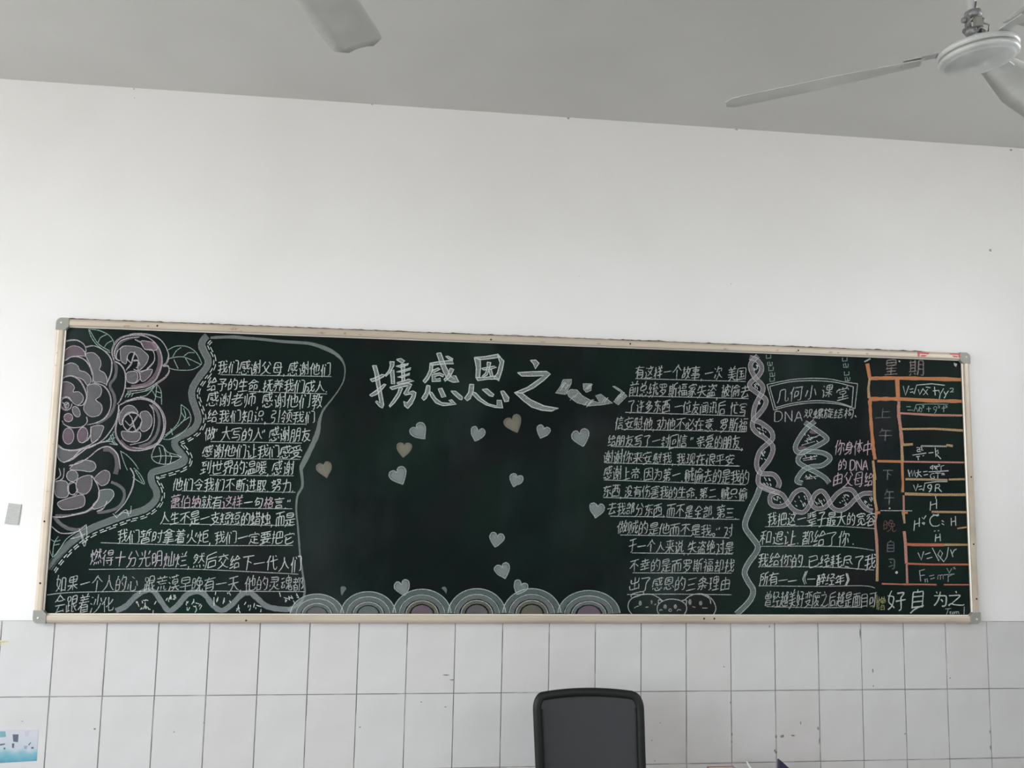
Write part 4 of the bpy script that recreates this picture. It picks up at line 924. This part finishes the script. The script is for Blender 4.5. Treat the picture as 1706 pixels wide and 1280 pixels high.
# ---- helix drawings
def helix(label, s1, s2, loops, w_, m_, edge, wn_=None):
    q = MB(); stroke(q, s2, w_, 0, base=D_FILL); root = tag(q.build('chalk_helix', K[m_], board), label)
    q = MB(); stroke(q, s1, w_, 0, base=D_FILL+.0003); q.build('front_strand', K[m_], root)
    q = MB()
    for s in (s2, s1):
        p = catmull(s, False, 6)
        for off in (w_/2, -w_/2):
            o = []
            for i in range(len(p)):
                a, c = p[max(0, i-1)], p[min(len(p)-1, i+1)]; tx, ty = c[0]-a[0], c[1]-a[1]; l = math.hypot(tx, ty) or 1
                o.append((p[i][0]-ty/l*off, p[i][1]+tx/l*off))
            stroke(q, o, 1.1, 0, smooth=False)
    q.build('strand_edge', K[edge], root)
    q = MB()
    for cx, cy, rx, ry, n in loops:
        for i in range(n):
            x, y = cx+krnd.uniform(-rx, rx), cy+krnd.uniform(-ry, ry); a = R(krnd.choice([50, 60, 75, 40])); l = krnd.uniform(1.2, 2.6)
            stroke(q, [(x-l*math.cos(a), y-l*math.sin(a)), (x+l*math.cos(a), y+l*math.sin(a))], 1.3, 0, base=D_TEXT)
    tag(q.build('base_dashes', K['white'], root), kind='stuff')
K['helix'] = chalk('chalk_helix_rose', (.50, .45, .49), 0.22, 0.36, 1.0, stretch=st_)
def gp(c, rx, ry, n): p = ZG([c])[0]; return (p[0], p[1], rx, ry, n)
def hp(c, rx, ry, n): p = ZH([c])[0]; return (p[0], p[1], rx, ry, n)
helix('rose grey chalk helix descending beside the passage',
      ZG([(100, 85), (160, 105), (200, 150), (205, 200), (170, 255), (110, 305), (105, 350), (180, 410), (240, 455), (238, 510), (190, 580), (135, 640), (125, 700), (160, 750), (240, 805), (300, 865), (305, 920), (270, 1000), (215, 1070), (182, 1130), (180, 1205), (250, 1255), (370, 1290)]),
      ZG([(175, 68), (115, 130), (112, 190), (150, 265), (210, 330), (215, 385), (180, 450), (150, 510), (135, 580), (140, 640), (200, 665), (285, 730), (305, 800), (260, 850), (200, 905), (168, 980), (165, 1060), (205, 1115), (310, 1125), (362, 1190), (350, 1245)]),
      [gp((155, 180), 3, 5, 7), gp((160, 335), 3, 4, 6), gp((185, 490), 2, 4, 5), gp((205, 735), 7, 6, 9), gp((225, 950), 4, 9, 9), gp((255, 1190), 8, 6, 9)], 7.0, 'helix', 'soft')
helix('rose grey chalk helix running level above the verse',
      ZH([(180, 40), (300, 90), (390, 130), (440, 205), (500, 270), (580, 285), (635, 220), (680, 130), (740, 98), (790, 150), (830, 240), (900, 272), (970, 240), (1040, 170), (1110, 122), (1190, 118)]),
      ZH([(330, 115), (285, 140), (285, 205), (330, 235), (400, 228), (450, 190), (500, 115), (570, 85), (620, 130), (645, 205), (690, 252), (760, 246), (820, 190), (880, 120), (950, 82), (1015, 95), (1055, 155), (1095, 215), (1145, 262), (1195, 275)]),
      [hp((345, 180), 6, 6, 9), hp((550, 190), 9, 9, 12), hp((720, 190), 8, 7, 11), hp((930, 180), 9, 9, 12), hp((1150, 200), 7, 8, 10)], 6.5, 'helix', 'soft')
K['helixteal'] = chalk('chalk_helix_grey', (.44, .53, .52), 0.19, 0.32, 1.0, stretch=st_)
helix('small grey chalk helix under the banner',
      ZG([(590, 660), (680, 720), (770, 785), (782, 820), (700, 870), (600, 915), (540, 965), (535, 1015), (600, 1060), (700, 1110), (770, 1155), (808, 1200)]),
      ZG([(680, 650), (600, 720), (530, 820), (505, 890), (535, 930), (620, 920), (740, 930), (808, 965), (805, 1000), (740, 1045), (650, 1055), (580, 1085), (535, 1140), (520, 1185), (570, 1203)]),
      [gp((650, 800), 12, 7, 8), gp((650, 975), 14, 4, 6), gp((650, 1145), 12, 3, 5)], 7.0, 'helixteal', 'soft')
for o_ in (oval(570, 895, 40, 24), oval(670, 745, 40, 20)):
    q = MB(); fill(q, ZG(o_)); q.build('chalk_blot', K['fillpink'], board)
for l in ([(590, 830), (730, 770)], [(620, 800), (700, 790)], [(560, 865), (680, 830)], [(570, 985), (700, 960)], [(575, 1000), (690, 985)], [(590, 1150), (720, 1140)], [(600, 1165), (660, 1160)]):
    q = MB(); stroke(q, ZG(l), 1.4, 0); q.build('helix_rung', K['soft'], board)
# grey band below the tall helix
wv2 = ZR2([(1470, 70), (1440, 150), (1400, 230), (1345, 360), (1345, 430), (1400, 510), (1450, 580), (1440, 640), (1375, 730), (1335, 820), (1365, 900), (1410, 975), (1395, 1050), (1340, 1120), (1262, 1192)])
q = MB(); stroke(q, wv2, 8.5, 0, base=D_FILL); wb = tag(q.build('chalk_wave_border', K['helixteal'], board), 'grey wavy chalk band dividing the two right columns')
q = MB(); p = catmull(wv2, False, 6)
for off in (4.2, -4.2):
    o = []
    for i in range(len(p)):
        a, c = p[max(0, i-1)], p[min(len(p)-1, i+1)]; tx, ty = c[0]-a[0], c[1]-a[1]; l = math.hypot(tx, ty) or 1
        o.append((p[i][0]-ty/l*off, p[i][1]+tx/l*off))
    stroke(q, o, 1.2, 0, smooth=False)
q.build('edge_line', K['soft'], wb)

# ---- hanging banner with chains
q = MB()
for l in ([(255, 325), (450, 285), (620, 270), (800, 275), (930, 300), (1060, 318)], [(315, 552), (450, 515), (620, 490), (800, 490), (930, 508), (1035, 540)], [(278, 342), (450, 303), (640, 290), (850, 303), (1022, 345)], [(330, 530), (500, 488), (700, 468), (880, 485), (1008, 525)]): stroke(q, ZG(l), 1.5, 0)
for l in ([(255, 325), (315, 552)], [(278, 342), (330, 530)], [(1060, 318), (1035, 540)], [(1022, 345), (1008, 525)]): stroke(q, ZG(l), 1.5, 0)
bn = tag(q.build('chalk_banner', K['soft'], board), 'chalk banner with a doubled outline hanging on two chains')
q = MB()
for c, cx, cy in (('几', 395, 425), ('何', 515, 405), ('小', 645, 395), ('课', 790, 385), ('堂', 928, 405)):
    (px, py), = ZG([(cx, cy)]); put_glyph(q, c, lambda u, v: (px+(u-.5)*23, py-(v-.5)*26))
q.build('text_line', K['soft'], bn)
for pts in ([(268, 85), (280, 150), (290, 195), (302, 245), (300, 290)], [(945, 110), (955, 165), (962, 235), (970, 285)]):
    q = MB()
    for i, (x, y) in enumerate(pts):
        stroke(q, ZG([(x-20, y-25), (x-20, y+8), (x+20, y+4), (x+20, y-25)]), 1.3, 0, smooth=False)
        if i % 2: stroke(q, ZG([(x-6, y-30), (x+6, y+12)]), 1.2, 0)
    q.build('chain', K['green'], bn)
q = MB()
for c, x0, x1 in (('D', 322, 390), ('N', 415, 475), ('A', 500, 568)): glyph_box(q, c, *ZG([(x0, 558)])[0], *ZG([(x1, 655)])[0])
for i, c in enumerate('双螺旋结构'):
    (px, py), = ZG([(622+i*90, 580+(i % 2)*4)]); put_glyph(q, c, lambda u, v: (px+(u-.5)*18, py-(v-.5)*19))
stroke(q, ZG([(1035, 600), (1048, 615)]), 1.8, 0)
q.build('chalk_caption', K['soft'], board)

# ---- three round little faces above the lower frame
def face(outline, eyes, extra):
    q = MB()
    for l in outline: stroke(q, ZR2(l), 1.5, 0)
    for l in extra: stroke(q, ZR2(l), 1.2, 0)
    r_ = q.build('chalk_face', K['soft'], board)
    for (x, y, rx, ry) in eyes:
        g = MB(); fill(g, ZR2(oval(x, y, rx, ry))); g.build('eye', K['title'], r_)
face([[(345, 1205), (305, 1150), (305, 1090), (345, 1045), (420, 1020), (500, 1015), (570, 1045), (610, 1080)], [(330, 1045), (335, 1015), (420, 992), (435, 1012), (345, 1045)]], [(408, 1095, 14, 22), (510, 1085, 9, 18)], [[(455, 1130), (480, 1128)], [(355, 1138), (375, 1125), (395, 1120)], [(535, 1110), (550, 1100)]])
face([[(590, 1205), (562, 1170), (565, 1115), (610, 1075), (680, 1058), (760, 1070), (810, 1105), (820, 1150), (795, 1205)], [(572, 1108), (572, 1065), (612, 1078)], [(778, 1072), (818, 1068), (815, 1112)]], [(630, 1125, 16, 20), (720, 1125, 15, 20)], [oval(675, 1157, 13, 11), [(580, 1165), (590, 1150), (605, 1160)], [(735, 1165), (750, 1150), (770, 1158)]])
face([[(800, 1068), (850, 1030), (930, 1010), (1010, 1030), (1060, 1080), (1080, 1140), (1065, 1185), (1045, 1205)], [(950, 1015), (1020, 1050), (1035, 1100)]], [(850, 1085, 15, 26), (945, 1095, 15, 20)], [[(872, 1125), (898, 1132)], [(960, 1138), (1005, 1138)]])

# ---- timetable grid at the right end with faded headings and formulas
tt = None
def grid(name, lines, m_):
    global tt
    for k, (l, w_) in enumerate(lines):
        q = MB(); stroke(q, l, w_, 0, smooth=len(l) > 3, jit=.22, base=D_LINE)
        o = q.build(name if tt is None else 'grid_line', K[m_], tt or board)
        if tt is None: tt = tag(o, 'orange and tan chalk timetable grid at the right end')
grid('chalk_timetable', [(ZI([(105, 338), (350, 335), (700, 342), (965, 350)]), 6.2), (ZI([(95, 530), (360, 528), (700, 545), (970, 550)]), 6.0), (ZI([(358, 335), (368, 530)]), 7.2), (ZI([(82, 200), (105, 335)]), 5.5), (ZI([(105, 540), (118, 760), (140, 1000), (155, 1090)]), 5.5),
      (ZI([(175, 1105), (420, 1110)]), 5.0), (ZI([(405, 1110), (410, 1280)]), 5.0), (ZJ([(362, 0), (365, 75), (362, 150)]), 4.6), (ZJ([(355, 318), (405, 318)]), 3.5), (ZJ([(135, 312), (178, 318)]), 5)], 'orange')
grid('grid_line', [(ZI([(105, 335), (92, 430), (98, 520)]), 4.5), (ZI([(395, 808), (700, 805), (985, 822)]), 4.0), (ZI([(400, 955), (505, 948)]), 4.2), (ZI([(815, 955), (875, 965)]), 3.6), (ZI([(975, 962), (1003, 962)]), 3.2), (ZI([(135, 1100), (155, 1280)]), 4.6), (ZJ([(128, 0), (132, 200), (150, 300)]), 4.4),
      (ZJ([(385, 42), (730, 48)]), 3.2), (ZJ([(740, 45), (890, 42)]), 2.8), (ZJ([(380, 163), (640, 170), (895, 170)]), 4.2), (ZJ([(600, 310), (905, 314)]), 4.0), (ZJ([(810, 447), (860, 440), (900, 434)]), 2.4), (ZI([(400, 950), (408, 1110)]), 4.8), (ZJ([(368, 318), (378, 405)]), 4.0), (ZJ([(155, 700), (152, 880)]), 4), (ZJ([(600, 580), (920, 580)]), 4)], 'tan')
grid('grid_line', [(ZI([(375, 550), (372, 660), (390, 800), (405, 950)]), 5.2), (ZI([(375, 660), (700, 678), (980, 682)]), 3.6), (ZI([(420, 1110), (1000, 1118)]), 3.4), (ZJ([(150, 318), (138, 400), (150, 560), (155, 700)]), 4.2), (ZJ([(375, 470), (385, 570), (392, 735)]), 4.2), (ZJ([(395, 740), (400, 895)]), 3.2), (ZJ([(370, 175), (372, 310)]), 3.8)], 'salmon')
grid('grid_line', [(ZJ([(388, 575), (440, 580), (700, 582)]), 4.4), (ZJ([(390, 735), (600, 742), (920, 742)]), 3.6), (ZJ([(190, 900), (370, 905)]), 2.6), (ZJ([(365, 905), (520, 905), (640, 908)]), 3.0), (ZJ([(700, 908), (920, 908)]), 2.6)], 'redline')
grid('grid_line', [(ZI([(580, 965), (820, 968)]), 2.6), (ZJ([(180, 300), (440, 302)]), 1.4), (ZI([(55, 185), (110, 155)]), 2.4)], 'soft')
rose = chalk('chalk_faded_rose', (.40, .33, .32), .2, .6)
for c, b4, m_ in (('星', (1474, 600, 1495, 624), rose), ('期', (1514, 600, 1538, 626), rose), ('上', (1459, 680, 1484, 696), K['greydim']), ('午', (1464, 714, 1486, 735), K['greydim']), ('下', (1470, 784, 1487, 800), K['greydim']),
                  ('午', (1473, 815, 1490, 841), K['greydim']), ('自', (1478, 900, 1489, 920), K['greydim']), ('习', (1480, 932, 1490, 948), K['greydim'])):
    q = MB(); glyph_box(q, c, *b4, wd=2.0); q.build('heading', m_, tt)
q = MB(); glyph_box(q, '晚', 1472, 866, 1492, 886); q.build('heading', K['reddim'], tt)
q = MB()
for x, y, r_ in ((312, 808, 11), (255, 282, 7)): fill(q, ZJ(oval(x, y, r_, r_)), 0, base=D_TEXT)
for x, y, w_, h_ in ((900, 212, 16, 20), (380, 180, 9, 9)): fill(q, ZI([(x-w_, y-h_), (x+w_, y-h_*.4), (x+w_*.3, y+h_), (x-w_*.9, y+h_*.3)]), 0, smooth=False, base=D_TEXT)
q.build('chalk_blot', K['white'], tt)
def formula(Z, glyphs, strokes, m_='white', wd=1.5):
    q = MB()
    for c, x0, y0, x1, y1 in glyphs: glyph_box(q, c, *Z([(x0, y0)])[0], *Z([(x1, y1)])[0])
    for l in strokes: stroke(q, Z(l), wd, 0, smooth=False)
    q.build('formula', K[m_], tt)
formula(ZI, [('x', 600, 440, 645, 490), ('y', 792, 455, 835, 522), ('2', 845, 428, 885, 465)],
        [[(415, 410), (435, 495), (468, 405)], [(475, 440), (508, 433)], [(478, 468), (508, 462)], [(495, 460), (515, 482), (540, 400), (680, 388), (800, 402)], [(555, 440), (568, 488), (600, 430)], [(625, 418), (668, 425)], [(690, 455), (735, 450)], [(705, 415), (712, 495)], [(742, 445), (758, 485), (790, 432)], [(758, 485), (750, 528)]])
formula(ZI, [('o', 565, 612, 588, 650), ('2', 590, 590, 608, 610), ('9', 695, 598, 725, 660), ('2', 735, 592, 755, 612), ('2', 800, 592, 825, 610)],
        [[(445, 600), (485, 600)], [(455, 632), (495, 632)], [(500, 630), (515, 645), (535, 582), (640, 575), (830, 578)], [(535, 605), (550, 650), (570, 600)], [(630, 620), (672, 618)], [(650, 600), (652, 648)], [(770, 615), (805, 612)], [(790, 590), (790, 650)]], 'green', 1.3)
formula(ZI, [('a', 538, 978, 580, 1018)], [[(575, 972), (590, 985), (580, 1000), (600, 1005)], [(500, 1050), (630, 1030)], [(535, 1065), (570, 1060)], [(552, 1062), (556, 1095)], [(595, 1055), (608, 1055)], [(650, 1030), (695, 1025)], [(712, 980), (718, 1065)], [(718, 1020), (735, 1000), (740, 1035), (720, 1040), (765, 1085)]])
formula(ZI, [('4', 660, 1142, 695, 1190), ('π', 698, 1150, 735, 1188), ('2', 738, 1135, 755, 1155), ('r', 765, 1145, 795, 1190), ('G', 665, 1218, 705, 1268), ('T', 712, 1215, 760, 1265), ('2', 765, 1218, 800, 1232)],
        [[(460, 1185), (475, 1250)], [(472, 1230), (492, 1190), (500, 1245), (520, 1190), (528, 1245)], [(535, 1215), (580, 1205)], [(555, 1185), (550, 1245), (535, 1255)], [(555, 1220), (585, 1250)], [(600, 1205), (640, 1200)], [(605, 1235), (645, 1228)], [(650, 1205), (835, 1195)]])
formula(ZJ, [('9', 565, 88, 600, 148), ('R', 630, 85, 685, 145)], [[(452, 90), (470, 140), (490, 82)], [(490, 105), (520, 98)], [(495, 128), (522, 122)], [(520, 120), (532, 140), (545, 75), (640, 62), (730, 62)]])
for ls in ([[(592, 225), (588, 300)], [(640, 205), (640, 285)], [(590, 255), (645, 240)]], [[(462, 380), (455, 465)], [(500, 360), (498, 432)], [(455, 415), (505, 400)]], [[(760, 360), (762, 425)], [(795, 345), (798, 425)], [(760, 392), (800, 385)]],
           [[(635, 495), (630, 555)], [(668, 490), (672, 550)], [(632, 525), (672, 515)]], [[(520, 355), (535, 370), (555, 340)]], [[(610, 330), (650, 345), (655, 325)]], [[(632, 165), (634, 205)]]): formula(ZJ, [], ls)
formula(ZJ, [('C', 585, 335, 665, 430)], [])
for l in ([(520, 400), (540, 415)], [(530, 395), (545, 405)], [(683, 382), (700, 392)], [(683, 405), (702, 418)], [(620, 470), (632, 465)], [(650, 468), (662, 462)]): formula(ZJ, [], [l])
formula(ZJ, [], [[(488, 645), (515, 705), (535, 635)], [(545, 660), (590, 645)], [(560, 695), (605, 682)], [(605, 605), (660, 715), (690, 650), (670, 625), (650, 660), (700, 720), (725, 680), (738, 600)], [(755, 620), (775, 680)], [(768, 655), (785, 625), (805, 615)]])
formula(ZJ, [('m', 650, 825, 695, 865), ('r', 735, 830, 765, 882)], [[(500, 790), (510, 880)], [(500, 795), (545, 782)], [(505, 835), (545, 828)], [(545, 860), (548, 888)], [(546, 868), (562, 858), (568, 888)], [(580, 838), (620, 828)], [(590, 862), (625, 852)], [(700, 828), (788, 820)], [(725, 772), (745, 812), (765, 775)], [(775, 768), (790, 762), (780, 780), (797, 776)]], 'soft')
for c, b4 in (('好', (1479, 984, 1509, 1017)), ('自', (1520, 981, 1537, 1014)), ('为', (1556, 986, 1577, 1010)), ('之', (1580, 986, 1606, 1009))):
    q = MB(); glyph_box(q, c, *b4, wob=1.2, wd=2.1)
    if c == '自': stroke(q, ZJ([(425, 1142), (470, 1105), (535, 1078)]), 2.2, 0)
    q.build('motto_character', K['white'], board)
q = MB()
for l in ([(712, 1108), (760, 1102)], [(738, 1105), (722, 1152)], [(745, 1135), (760, 1128), (750, 1145), (765, 1148)], [(775, 1130), (770, 1145), (782, 1145), (782, 1128)], [(790, 1130), (792, 1148)], [(792, 1135), (803, 1128), (806, 1148)], [(806, 1135), (818, 1128), (825, 1150)], [(868, 1088), (866, 1150)]): stroke(q, ZJ(l), 1.2, 0)
q.build('chalk_signature', K['soft'], board)
q = MB(); glyph_box(q, '憎', 1462, 994, 1474, 1017); stroke(q, ZJ([(150, 990), (153, 1110)]), 2, 0); stroke(q, ZJ([(95, 1085), (135, 1080)]), 2, 0); q.build('chalk_caption', K['yellow'], board)
